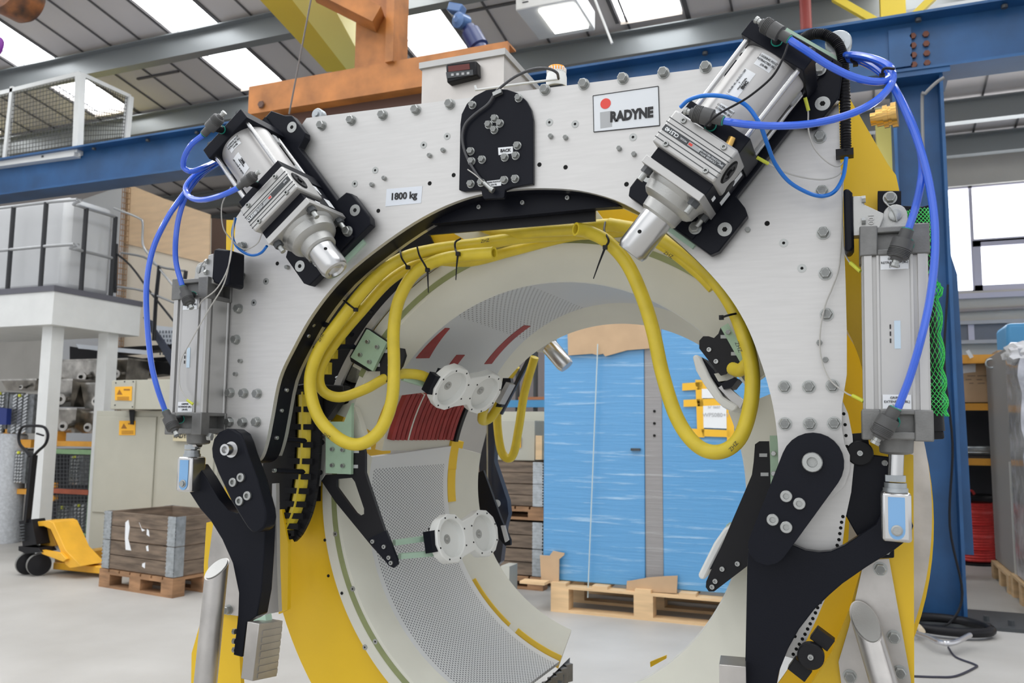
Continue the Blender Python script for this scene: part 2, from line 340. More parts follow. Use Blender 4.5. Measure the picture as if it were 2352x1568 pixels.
def liner_mat(name, sc, thr, base, dark):
    m = bpy.data.materials.new(name); m.use_nodes = True; nt = m.node_tree; b = nt.nodes['Principled BSDF']; b.inputs['Roughness'].default_value = .5
    geo = nt.nodes.new('ShaderNodeNewGeometry'); sep = nt.nodes.new('ShaderNodeSeparateXYZ'); nt.links.new(geo.outputs['Position'], sep.inputs[0])
    def M(op, a, bb=None):
        n = nt.nodes.new('ShaderNodeMath'); n.operation = op
        for i, q in enumerate((a, bb)):
            if q is None: continue
            if isinstance(q, (int, float)): n.inputs[i].default_value = q
            else: nt.links.new(q, n.inputs[i])
        return n.outputs[0]
    ang = M('ARCTAN2', M('SUBTRACT', sep.outputs[2], 1.0), M('SUBTRACT', sep.outputs[0], -.6))
    u = M('MULTIPLY', ang, .48*sc); v = M('MULTIPLY', sep.outputs[1], sc)
    row = M('MULTIPLY', M('MODULO', M('FLOOR', v), 2), .5)
    fu = M('SUBTRACT', M('FRACT', M('ADD', M('ADD', u, row), 500)), .5); fv = M('SUBTRACT', M('FRACT', v), .5)
    d = M('SQRT', M('ADD', M('MULTIPLY', fu, fu), M('MULTIPLY', fv, fv)))
    msk = M('LESS_THAN', d, thr)
    if name == 'slotted_liner':
        msk = M('MULTIPLY', msk, M('MULTIPLY', M('GREATER_THAN', ang, 1.72), M('LESS_THAN', ang, 2.12)))
    else:
        y = sep.outputs[1]; msk = M('MULTIPLY', msk, M('SUBTRACT', 1, M('MULTIPLY', M('GREATER_THAN', ang, 0), M('LESS_THAN', ang, 3.03)))); msk = M('MULTIPLY', msk, M('SUBTRACT', 1, M('GREATER_THAN', M('MULTIPLY', ang, M('LESS_THAN', ang, 0)), -1.93)) if False else 1); msk = M('MULTIPLY', msk, M('MULTIPLY', M('GREATER_THAN', y, .29), M('LESS_THAN', y, .675)))
    mx = nt.nodes.new('ShaderNodeMix'); mx.data_type = 'RGBA'; nt.links.new(msk, mx.inputs[0]); mx.inputs[6].default_value = (*base, 1); mx.inputs[7].default_value = (*dark, 1)
    nt.links.new(mx.outputs[2], b.inputs['Base Color']); return m
LINER = liner_mat('perforated_liner', 125, .30, (.66, .67, .67), (.17, .18, .19))
LINER2 = liner_mat('slotted_liner', 85, .2, (.55, .57, .58), (.12, .12, .12))
coil('crown', 30, 152, (-.590, 1.018), (-.611, 1.0), (-.588, 1.09), (-.61, 1.019), (.579, .485, .41, .437))
coil('left jaw', 168, 253, (-.590, 1.018), (-.616, .985), (-.60, 1.003), (-.62, .995), (.579, .471, .486, .414))
coil('right jaw', -67, 22, (-.630, 1.030), (-.650, 1.026), (-.60, 1.01), (-.60, 1.01), (.575, .450, .487, .472))
# red refractory bars showing in the joint of the left jaw
for i in range(15):
    y = .352+i*.0232; w_ = .019 if i not in (3, 10, 12) else .011
    bm = sector(B(), [(y,-.60,1.01,.487-.02*(y-.36)),(y+w_*.5,-.60,1.01,.483-.02*(y-.36)),(y+w_,-.60,1.01,.487-.02*(y-.36)),(y+w_,-.60,1.01,.505),(y,-.60,1.01,.505)], 151.5, 166.5, 6); link('heating_bar', bm, RED, machine)
for y in (.352+3*.0232+.0125, .352+10*.0232+.0125, .352+12*.0232+.0125): link('joint_spacer', sector(B(), [(y,-.60,1.01,.486),(y+.009,-.60,1.01,.486),(y+.009,-.60,1.01,.505),(y,-.60,1.01,.505)], 151.5, 166.5, 6), CRM, machine)
link('joint_back', sector(B(), [(.34,-.60,1.01,.50),(.70,-.60,1.01,.492),(.70,-.60,1.01,.51),(.34,-.60,1.01,.52)], 150, 170, 10), CRM, machine)
link('joint_edge', sector(B(), [(.70,-.60,1.01,.475),(.72,-.60,1.01,.475),(.72,-.60,1.01,.53),(.70,-.60,1.01,.53)], 150, 167, 8), BLKP, machine)
# slots in the crown liner with the red bars inside
def crownpt(Y, a):
    u = (Y-.27)/.43; x = -.611+.023*u; z = 1.0+.09*u; r = .485-.075*u-.0012
    return V((x+r*math.cos(R_(a)), Y, z+r*math.sin(R_(a))))
for a0, a1, ya, yb in ((126,138.5,.285,.335),(121,142,.60,.635),(137.5,145,.44,.475)):
    rs = []
    for i in range(9):
        a = a0+(a1-a0)*i/8; t_ = .35+.65*i/8 if ya < .3 else 1
        p, q = crownpt(ya, a), crownpt(ya+(yb-ya)*t_, a); n_ = V((p.x+.6, 0, p.z-1.03)).normalized()*.002; rs.append([p, q, q+n_, p+n_])
    link('liner_slot', rings(B(), rs), RED, machine, label='dark red slot in the liner')
# yellow rear edges
link('edge_strip', sector(B(), [(.70,-.60,1.003,.500),(.702,-.60,1.003,.487),(.745,-.60,1.003,.470),(.75,-.60,1.003,.51)], 166, 176, 8), YEL, machine)
link('edge_strip', sector(B(), [(.70,-.60,1.003,.500),(.702,-.60,1.003,.485),(.728,-.60,1.003,.474),(.73,-.60,1.003,.51)], 176, 187, 8), YEL, machine)
link('edge_strip', sector(B(), [(.702,-.60,1.003,.500),(.708,-.60,1.003,.479),(.712,-.60,1.003,.479),(.712,-.60,1.003,.51)], 214, 233, 12), YEL, machine)
link('edge_strip', sector(B(), [(.702,-.60,1.003,.500),(.708,-.60,1.003,.474),(.712,-.60,1.003,.474),(.712,-.60,1.003,.51)], 236, 253, 12), YEL, machine)
# yellow ring, outer shell, stainless band
link('shell_ring', sector(B(), [(.222,-.60,1.0,.69),(.222,-.60,1.0,.560),(.235,-.60,1.0,.560),(.235,-.60,1.0,.69)], -60, 100, 60), YEL, machine, label='yellow painted ring plate')
link('shell_ring', sector(B(), [(.222,-.60,1.0,.745),(.222,-.60,1.0,.560),(.235,-.60,1.0,.560),(.235,-.60,1.0,.745)], 100, 245, 80), YEL, machine, label='yellow painted ring plate')
link('outer_shell', sector(B(), [(.40,-.585,1.0,.735),(.75,-.585,1.0,.735),(.75,-.585,1.0,.725),(.40,-.585,1.0,.725)], -72, 250, 110), YEL, machine)
link('shell_band', sector(B(), [(.37,-.59,1.02,.735),(.37,-.59,1.02,.60),(.385,-.59,1.02,.60),(.385,-.59,1.02,.735)], -40, 40, 40), SST, machine, label='stainless steel shell band')
bm = plate(B(), [(1000,512),(1366,478),(1388,507),(1330,545),(1130,565),(1085,560)], .195, .008); link('crown_cover', bm, CRM, machine)
# jaw end faces at the bottom
e = W(1310,1512,.7)
bm = prism(B(), [W(1306,1512,.70), W(1250,1568,.45), W(1180,1640,.30), W(1190,1680,.30), W(1270,1620,.45), W(1303,1568,.70)], (.0, .012, -.0)); link('jaw_end_channel', bm, DKGR, machine)
for i in range(6):
    t = i/6; p = W(1300,1528,.68).lerp(W(1225,1590,.42), t+.08)
    bm = obox(B(), p+V((.012, 0, -.012)), ((.5, 1, 0), (-1, .5, 0), (0, 0, 1)), (.012, .006, .022)); link('end_lug', bm, ALUD, machine)
bm = prism(B(), [W(1493,1520,.66), W(1530,1505,.7), W(1530,1512,.7), W(1494,1532,.66)], (0, .01, 0)); link('edge_strip', bm, YEL, machine)
# --- yellow side frames
def frm(pts, Y, t, nm='side_frame', m=YEL, **k): return link(nm, plate(B(), pts, Y, t), m, machine, **k)
rc = [(1943,751),(1958,780),(1975,825),(1988,880),(1996,960),(1999,1060),(1996,1180),(1978,1307),(1953,1395),(1909,1501),(1865,1568),(1830,1640)]
frm([(1900,175),(1926,182),(1960,240),(2012,330),(2040,378),(2058,402),(2066,440),(2068,1035),(2098,1045),(2100,1568),(2098,2050),(1780,2050),(1800,1700)]+rc[::-1]+[(1925,700),(1900,400)], .09, .014, label='yellow side frame plate of the right leg')
frm([(640,1170),(647,1170),(662,1250),(660,1400),(640,1410),(640,1250)], .12, .012)
frm([(520,505),(535,505),(560,600),(545,1000),(540,1200),(545,1430),(520,1420),(470,1410),(468,1300),(474,1200),(515,1190),(517,800)], .10, .012, label='yellow side frame plate of the left leg')
frm([(474,1380),(545,1400),(560,1700),(560,2100),(430,2100),(440,1500)], .16, .012, nm='frame_foot')
frm([(632,1280),(650,1330),(656,1345),(640,1350),(630,1320)], .14, .01, nm='stop_tab', m=BLKP)
# orifices of the flange
for x, y in ((746,1240),(754,1322),(785,1362)): inst(HOL, 'flange_hole', machine, W(x, y, .199), sc=.8)
for x, y in ((810,1352),(770,1226),(862,1473),(838,1486)): inst(SKS, 'flange_screw', machine, W(x, y, .199), sc=.8)
# back plate under the arms, right
bm = plate(B(), [(1906,1133),(1935,1035),(2042,1049),(2046,1190),(2054,1230),(2054,1281),(2000,1283),(1960,1215),(1941,1181),(1889,1157)], .02, .02); bp = link('pivot_plate', bm, BLK, machine, bevel=.002)
for x, y in ((2032,1063),(2037,1266),(2033,1130)): inst(HEXS, 'hex_bolt', bp, W(x, y, .02))
arc = [(1935,920),(1948,950),(1958,1000),(1962,1060),(1955,1130),(1942,1190),(1934,1260),(1910,1340),(1876,1420),(1838,1500),(1822,1512),(1802,1506),(1797,1490),(1799,1465),(1760,1340),(1760,1200),(1830,1050),(1925,985)]
ap = link('index_plate', plate(B(), arc, .016, .006), ALU, machine, label='silver index plate with a row of holes')
for x, y in ((1936,1186),(1933,1199),(1931,1212),(1929,1225),(1927,1239),(1923,1252),(1895,1358),(1889,1371),(1884,1383),(1878,1395),(1873,1407),(1867,1420),(1861,1432),(1855,1444),(1849,1456),(1843,1467),(1836,1479),(1829,1490),(1822,1502),(1826,1461),(1938,950),(1941,975),(1943,1000),(1945,1025)): inst(HOL, 'index_hole', ap, W(x, y, .016), sc=.62)
def roller(x, y, Y, dx, dy, nm='guide_roller'):
    bm = B(); p = W(x, y, Y); lathe(bm, p, (0,-1,0), [(0,.021),(.016,.021),(.018,.019)], 28); o = link(nm, bm, BLKP, machine)
    inst(CAPS, 'cap_screw', o, p+V((0,-.018,0)))
    for s in (1, -1):
        bm = obox(B(), p+V((dx*s, .006, dy*s)), ((dy, 0, -dx), (0, 1, 0), (dx, 0, dy)), (.016, .012, .011)); link('roller_block', bm, BLKP, machine, bevel=.001)
roller(1863, 1502, 0, .018, .026); roller(1975, 1040, .03, -.002, .022)
# grippers' clevis bracket base on the right flank
bm = plate(B(), [(2016,438),(2070,438),(2070,472),(2120,474),(2136,470),(2136,500),(2100,500),(2070,495),(2070,1000),(2050,1000),(2050,520),(2016,520)], .06, .02); o = link('flank_bracket', bm, BLK, machine, bevel=.001); inst(HEXL, 'hex_bolt', o, W(2044,455,.06))
# front black home-position plate
dome = [(1054,436),(1055,390),(1057,285)]+[(1060,262),(1072,238),(1090,220),(1115,207),(1140,203),(1165,205),(1190,214),(1208,230),(1219,250),(1224,275)]+[(1224,422),(1175,430),(1160,436),(1158,452),(1155,455),(1112,457),(1108,452),(1105,436),(1066,439)]
hp = link('position_plate', plate(B(), dome, -.0105, .010), BLK, machine, label='black plate with a domed top and a bolted foot', bevel=.0012)
for x, y in ((1086,242),(1192,226),(1137,273),(1123,287),(1149,284),(1136,299),(1082,348),(1084,371),(1108,367),(1189,335),(1185,358),(1160,362),(1082,423),(1106,420),(1159,414),(1184,411)): inst(HEXM, 'hex_bolt', hp, W(x, y, -.0105))
def label(px4, Y, parent, lines, size, name='label', m=None, ink=None, bold=0, sx=1, dy=1.25):
    P = [W(x, y, Y) for x, y in px4]; bm = prism(B(), P, (0, .0006, 0)); o = link(name, bm, m or PAPER, parent)
    c = sum(P, V())/4; r = (P[1]-P[0]).normalized()
    for i, s in enumerate(lines):
        text(s, c+V((0, -.0005, 0))+V((0, 0, 1))*size*dy*((len(lines)-1)/2-i), size, ink or INK, parent, right=r, bold=bold, sx=sx)
    return o
label([(1144,339),(1178,336),(1178,352),(1145,356)], -.0112, hp, ['BACK'], .0085, bold=.0003)
label([(1118,416),(1151,412),(1151,426),(1118,430)], -.0112, hp, ['HOME POSITION', '(10-10)'], .0042)
label([(888,434),(970,427),(967,466),(885,474)], -.0008, fp, ['1800 kg'], .020, name='weight_label', bold=.0007, m=mat('silvery_label', (.70,.74,.80), .4))
# maker's sign
sg = link('maker_sign', prism(B(), [W(x, y, -.0012) for x, y in ((1362,220),(1512,198),(1515,288),(1364,303))], (0, .001, 0)), mat('sign_face', (.74,.77,.8), .4), machine, label='white maker sign with red dot, grey bar and black lettering')
for a, b in (((1362,220),(1512,198)),((1512,198),(1515,288)),((1515,288),(1364,303)),((1364,303),(1362,220))):
    link('sign_border', bar(B(), W(*a,-.0014), W(*b,-.0014), .0012, .0013, up=(0, 1, 0)), INK, sg)
bm = B(); lathe(bm, W(1391,238,-.0013), (0,-1,0), [(0,.0103),(.0006,.0103)], 32); link('red_dot', bm, REDP, sg)
link('grey_bar', prism(B(), [W(x, y, -.0014) for x, y in ((1378,258),(1405,254),(1406,291),(1379,295))], (0, .0004, 0)), GREYP, sg)
text('RADYNE', W(1450,264,-.0021), .0265, INK, sg, bold=.0014, sx=.80, right=(W(1500,258,0)-W(1400,270,0)))
# sensor on the home plate: cable, clip, tie
sen = thing('position_sensor', 'small threaded sensor with a looping black cable on the domed black plate', 'sensor', W(1130,437,-.012))
bm = tube(B(), path([(1283,180,.02),(1278,166,-.01),(1255,157,-.02),(1220,160,-.02),(1180,178,-.02),(1145,205,-.018),(1135,218,-.018),(1120,240,-.018),(1090,263,-.018),(1068,287,-.018),(1062,320,-.018),(1072,360,-.018),(1095,400,-.018),(1112,420,-.018)]), .0028); link('sensor_cable', bm, mat('grey_rubber', (.06,.06,.065), .45), sen)
bm = cyl(B(), W(1112,420,-.018), W(1127,434,-.022), .0045, seg=14); cyl(bm, W(1127,434,-.022), W(1133,438,-.022), .006, seg=14); link('sensor_body', bm, STL, sen)
bm = tube(B(), path([(1112,420,-.02),(1092,402,-.026),(1074,389,-.028)]), .0012, seg=6); link('cable_tie', bm, WIRE, sen)
link('cable_clip', obox(B(), W(1143,214,-.017), ((1,0,.3),(0,1,0),(-.3,0,1)), (.009,.005,.004)), STL, sen)
# --- legs: stainless brackets and struts
def strut(px, Yt, foot, r, bracket, Yb, lab, nm='support_leg', cut=(-.1,-.6,.78)):
    foot = extend(px, Yt, foot)
    t = thing(nm, lab, 'leg', foot)
    top = W(*px, Yt); bm = B(); d = (V(foot)-top).normalized()
    rs = []; u, v, w = frame(d, (0, 1, 0))
    cutn = V(cut).normalized()
    ring0 = []
    for i in range(28):
        a = 2*math.pi*i/28; q = top+(v*math.cos(a)+w*math.sin(a))*r; q = q-d*((q-top).dot(cutn)/d.dot(cutn)); ring0.append(q)
    rs = [ring0, [V(foot)+(v*math.cos(2*math.pi*i/28)+w*math.sin(2*math.pi*i/28))*r for i in range(28)]]
    link('tube', rings(bm, rs), SST, t)
    bm = B(); ring1 = [top+(q-top)*.9+cutn*.0006 for q in ring0]; rings(bm, [ring1, [q+cutn*.002 for q in ring1]]); link('end_cap', bm, CAST, t)
    if bracket:
        b = link('gusset_plate', plate(B(), bracket[0], Yb, .008), SST, t)
        for x, y in bracket[1]: inst(HEXL, 'hex_bolt', b, W(x, y, Yb))
    bm = cyl(B(), V(foot), V(foot)+V((0, 0, -.02)), r*1.6, seg=20); link('foot', bm, SST, t)
def extend(px, Yt, via):
    a = W(*px, Yt); b = W(*via); return a+(b-a)*((a.z-.02)/(a.z-b.z))
strut((498,1306), -.04, (472,1568,-.06), .0235, ([(490,1200),(510,1235),(540,1290),(552,1345),(552,1415),(505,1408),(478,1395),(478,1290)], [(525,1400)]), .085, 'stainless tube leg with a slanted capped end left of the front plate')
strut((1988,1428), .035, (2030,1568,.0), .0215, ([(1985,1286),(2042,1283),(2092,1560),(2096,1640),(1940,1650),(1932,1568),(1926,1520),(1950,1440)], [(2022,1306),(2053,1462),(2067,1543),(1952,1553)]), .075, 'stainless tube leg bolted by a gusset to the yellow plate at right', cut=(.0,-.62,.78))
# hidden carrier behind the plate top
link('top_beam', box(B(), (-1.16,.42,1.72), (-.70,.86,1.948)), DKGR, machine)
p_ = W(1278,182,.25); link('beacon_post', box(B(), (p_.x-.02,.235,1.85), (p_.x+.02,.27,p_.z-.021)), DKGR, machine)
# ================================================================== LOCKING CYLINDERS
def locking(side, nm_label, dr, ports):
    """side -1 left, +1 right; local coordinates r (outwards from the bore centre), v (across), w (towards the viewer)"""
    C0 = V((-.636, 0, 1.094)); U = V((side*.636, 0, .772)); Vv = V((.772, 0, -.636)) if side > 0 else V((-.772, 0, -.636))
    v0 = -.006 if side > 0 else .006
    def P(r, v, w): return C0+U*r+Vv*(v+v0)+V((0, -w, 0))
    N = V((0, -1, 0))
    def bx(bm, r0, r1, v0_, v1, w0, w1): return obox(bm, P((r0+r1)/2, (v0_+v1)/2, (w0+w1)/2), (U, Vv, N), (abs(r1-r0)/2, abs(v1-v0_)/2, abs(w1-w0)/2))
    t = thing('locking_cylinder', nm_label, 'pneumatic cylinder', P(.7, 0, 0))
    # mounting plate with ears and green insulating sheet
    def pr(pts, w0, w1): return prism(B(), [P(r, v, w0) for r, v in pts], N*(w1-w0))
    g = .935
    link('insulating_sheet', pr([(.540,-.055),(.540,.055),(g+.012,.058),(g+.012,-.058)], .0, .008), GRNP, t, label='pale green insulating sheet')
    out = [(.548,-.072),(.548,-.096),(.562,-.104),(.632,-.104),(.645,-.096),(.648,-.070),(.812,-.070),(.820,-.096),(.828,-.102),(.885,-.102),(.900,-.088),(g,-.07),
           (g,.07),(.905,.088),(.885,.100),(.828,.100),(.820,.094),(.812,.066),(.655,.066),(.648,.090),(.640,.102),(.562,.102),(.548,.094),(.548,.072)]
    mp = link('mounting_plate', pr(out, .008, .030), BLK, t, bevel=.002)
    link('mounting_rail', bx(B(), .552, .93, -.052, .052, .030, .036), BLK, t)
    for r, v in ((.862,.084),(.598,.086),(.862,-.086),(.598,-.088)): inst(SKL, 'countersunk_screw', mp, P(r, v, .0302))
    for r, v in ((.570,.044),(.905,.044),(.570,-.05)): inst(HEXL, 'hex_bolt', mp, P(r, v, .036))
    A = .100
    # head covers
    h = link('head_cover', bx(B(), .852, .880, -.061, .061, A-.064, A+.062), BLK, t, bevel=.0015)
    for r, v, w in ((.880,.046,A+.046),(.880,-.046,A+.046),(.880,.046,A-.046),(.880,-.046,A-.046)):
        link('tie_rod_nut', cyl(B(), P(r, v, w), P(r+.012, v, w), .007, seg=6), DKGR, h)
    link('rod_cover', bx(B(), .690, .723, -.061, .061, A-.064, A+.062), BLK, t, bevel=.0015)
    bm = B(); lathe(bm, P(.723, 0, A), U, [(0, .0575), (.129, .0575)], 48); link('cylinder_tube', bm, TUBE, t)
    for v, w in ((.050,.050),(-.050,.050),(.050,-.050),(-.050,-.050)):
        link('tie_rod', cyl(B(), P(.722, v, A+w), P(.853, v, A+w), .0048, seg=12), CHR, t)
    # locking unit
    link('locking_body', bx(B(), .611, .690, -.058, .058, A-.062, A+.058), BLK, t, bevel=.001)
    lk = link('lock_block', bx(B(), .632, .695, -.066, .062, A-.01, A+.078), ALU2, t, bevel=.0035)
    for k in (.6415, .6495, .671, .679): link('groove', bx(B(), k-.0007, k+.0007, -.0662, .0622, A+.0775, A+.0785), DKGR, lk)
    tape = link('name_strip', bx(B(), .6555, .6665, -.064, .060, A+.078, A+.0788), DKGR, lk)
    link('indicator_window', bx(B(), .6575, .6645, -.012, .012, A+.0788, A+.0793), GREYP, tape)
    link('indicator', bx(B(), .659, .663, -.011, -.004, A+.0793, A+.0797), REDP, tape)
    tr = -Vv*1.0 if side > 0 else Vv
    rd = V(Vv) if side < 0 else -V(Vv)
    text('CLS140', P(.661, -.046 if side > 0 else .046, A+.0792), .0085, PAPER, tape, right=-Vv if side > 0 else Vv*-1, up=(-U if side > 0 else U), bold=.0003)
    text('CYLINDER WITH\nLOCKING MECHANISM', P(.661, .030, A+.0792), .0042, PAPER, tape, right=-Vv if side > 0 else Vv*-1, up=(-U if side > 0 else U))
    text('MODEL', P(.661, (-.022 if side > 0 else .022), A+.0792), .0042, PAPER, tape, right=-Vv if side > 0 else Vv*-1, up=(-U if side > 0 else U))
    text('SMC', P(.661, .0535 if side > 0 else -.0535, A+.0792), .005, PAPER, tape, right=-Vv if side > 0 else Vv*-1, up=(-U if side > 0 else U))
    for r, v in ((.686,-.042),(.686,.040),(.640,-.042),(.640,.040)): inst(CAPS, 'cap_screw', lk, P(r, v, A+.078))
    # round port on the side of the lock block
    s = 1 if side > 0 else -1
    bm = B(); lathe(bm, P(.664, .062*1 if side > 0 else -.066, A+.045), Vv*s, [(0, .021), (.0008, .021)], 28); link('port_recess', bm, HOLE, lk)
    bm = B(); lathe(bm, P(.664, .0628 if side > 0 else -.0668, A+.045), Vv*s, [(0, .018), (.0015, .018), (.0015, .012), (.0005,.012)], 28); lathe(bm, P(.664, .0628 if side > 0 else -.0668, A+.045), Vv*s, [(0,.006),(.004,.006)], 12); link('port_plug', bm, BLKP, lk)
    bm = B(); lathe(bm, P(.654, .058 if side > 0 else -.058, A-.012), Vv*s, [(0, .013), (.004, .013), (.005, .010)], 24); link('release_knob', bm, BLKP, t)
    for r, w, hh in ((.620, A+.01, .016), (.640, A-.045, .020), (.676, A-.03, .018)):
        v_ = .0585 if side > 0 else -.0585
        link('side_label', bx(B(), r-.004 if r < .63 else r-.014, r+.004 if r < .63 else r+.010, v_, v_+.0006*s, w-hh/2, w+hh/2), PAPER, t)
    # front flange and nose
    fl = link('nose_flange', bx(B(), .597, .611, -.064, .058, A-.064, A+.064), ALU2, t, bevel=.001)
    prof = [(0, .058), (.006, .056), (.010, .053), (.026, .050), (.032, .044), (.035, .036), (.052, .0345), (.056, .031)]
    bm = B(); lathe(bm, P(.598, -.002, A), -U, prof, 40); link('nose_casting', bm, CAST, t, ang=25)
    for v, w in ((.048,.048),(-.052,.048),(.048,-.048),(-.052,-.048)):
        b = link('stud_nut', cyl(B(), P(.597, v, A+w), P(.586, v, A+w), .0095, seg=6), DKGR, t); link('stud', cyl(B(), P(.586, v, A+w), P(.572, v, A+w), .0055, seg=14), STL, b)
    bm = B(); lathe(bm, P(.556, -.002, A), -U, [(0, .0285), (dr, .0285), (dr+.008, .0245), (dr+.009, .018), (dr+.004, .015), (dr, .004)], 40); ft = link('locking_foot', bm, CHR, t, label='polished round locking foot')
    q = P(.556-dr+.03, -.002, A); dd = (CAM-q); dd = (dd-U*dd.dot(U)).normalized(); dd = (dd-Vv*.35).normalized()
    link('cross_hole', cyl(B(), q+dd*.0275, q+dd*.0288, .0035, seg=14), HOLE, ft)
    # small sensor switches on the rods
    for r in (.835, .738):
        link('reed_switch', bx(B(), r-.012, r+.012, .044 if side > 0 else -.056, .056 if side > 0 else -.044, A-.034, A-.022), GREYP, t)
    # labels round the tube
    def tl(r0, r1, a0, a1, lines, size):
        rs = []; n = 8
        for i in range(n+1):
            a = R_(a0+(a1-a0)*i/n); d = Vv*math.sin(a)+N*math.cos(a); rs.append([P(r0, 0, A)+d*.0577, P(r1, 0, A)+d*.0577, P(r1, 0, A)+d*.0581, P(r0, 0, A)+d*.0581])
        link('tube_label', rings(B(), rs), PAPER, t)
        am = R_((a0+a1)/2); d = Vv*math.sin(am)+N*math.cos(am); rt = (Vv*math.cos(am)-N*math.sin(am))
        if side < 0: rt = -rt
        return d, rt
    s1 = 1 if side > 0 else -1
    d, rt = tl(.824, .846, s1*-14, s1*16, None, 0)
    for i, s_ in enumerate(('LOCKING FOOT', 'RETRACTED (BL)', '(10-08)')): text(s_, P(.8405-i*.006, 0, A)+d*.0586+rt*.002, .0047, INK, t, right=rt, up=U)
    d, rt = tl(.764, .812, s1*-22, s1*0, None, 0)
    for i, (s_, z) in enumerate((('CDLSB140-150-DCV1389', .0042), ('V', .0038), ('MAX 0.97MPa', .0038), ('SMC', .0075))): text(s_, P(.788, 0, A)+d*.0588+rt*(-.008+i*.0055), z, INK, t, right=U, up=-rt, bold=.0004 if i == 3 else 0)
    if side > 0:
        d, rt = tl(.726, .746, -18, 10, None, 0)
        for i, s_ in enumerate(('LOCKING FOOT', 'EXTENDED (BL)', '(10-09)')): text(s_, P(.7415-i*.006, 0, A)+d*.0586, .0045, INK, t, right=rt, up=U)
    return t, P, U, Vv
def fitting(p0, p1, r, port, nm='push_fitting', par=None):
    """one-touch air fitting: body from p0 to p1, knob at p1 end, collar at p0; port = point where it screws in"""
    p0, p1, port = V(p0), V(p1), V(port); d = (p1-p0); L = d.length
    bm = B(); lathe(bm, p0, d, [(0, r*.62), (L*.30, r*.62), (L*.32, r), (L*.62, r*1.02), (L*.64, r*.95), (L*.9, r*.95), (L*.93, r*.6), (L, r*.55)], 20)
    for k in range(5): lathe(bm, p0+d*(.66+.045*k), d, [(0, r*.97), (L*.004, r*1.04), (L*.022, r*1.04), (L*.026, r*.97)], 20)
    o = link('air_fitting', bm, GRYP, par)
    bm = B(); lathe(bm, p1, d, [(0, r*.36), (L*.10, r*.36), (L*.11, r*.45), (L*.2, r*.45)], 10); link('adjusting_screw', bm, STL, o)
    bm = B(); lathe(bm, p0, -d, [(0, r*.56), (L*.03, r*.56)], 16); link('release_collar', bm, TEAL, o)
    bm = B(); m = p0+d*.42; cyl(bm, m, port, r*.62, seg=16); link('elbow', bm, BLKP, o)
    bm = B(); lathe(bm, port, (m-port), [(0, r*.72), (.002, r*.72)], 16); link('seal_ring', bm, TEAL, o)
    return o
RLC, RP, RU, RV = locking(1, 'pneumatic locking cylinder at the upper right, foot pointing down-left', .082, None)
LLC, LP, LU, LV = locking(-1, 'pneumatic locking cylinder at the upper left, foot pointing down-right', .062, None)
fitting(W(1812,90,-.19), W(1748,52,-.19), .0125, W(1784,96,-.165), par=RLC)
fitting(W(1660,277,-.195), W(1586,258,-.195), .0135, W(1632,290,-.165), par=RLC)
fitting(W(468,308,-.2), W(508,266,-.2), .0125, W(510,298,-.165), par=LLC)
fitting(W(548,430,-.2), W(588,400,-.2), .0105, W(590,425,-.16), par=LLC)
link('brass_plug', cyl(B(), W(1672,338,-.17), W(1682,316,-.17), .0065, seg=12), BRASS, RLC)
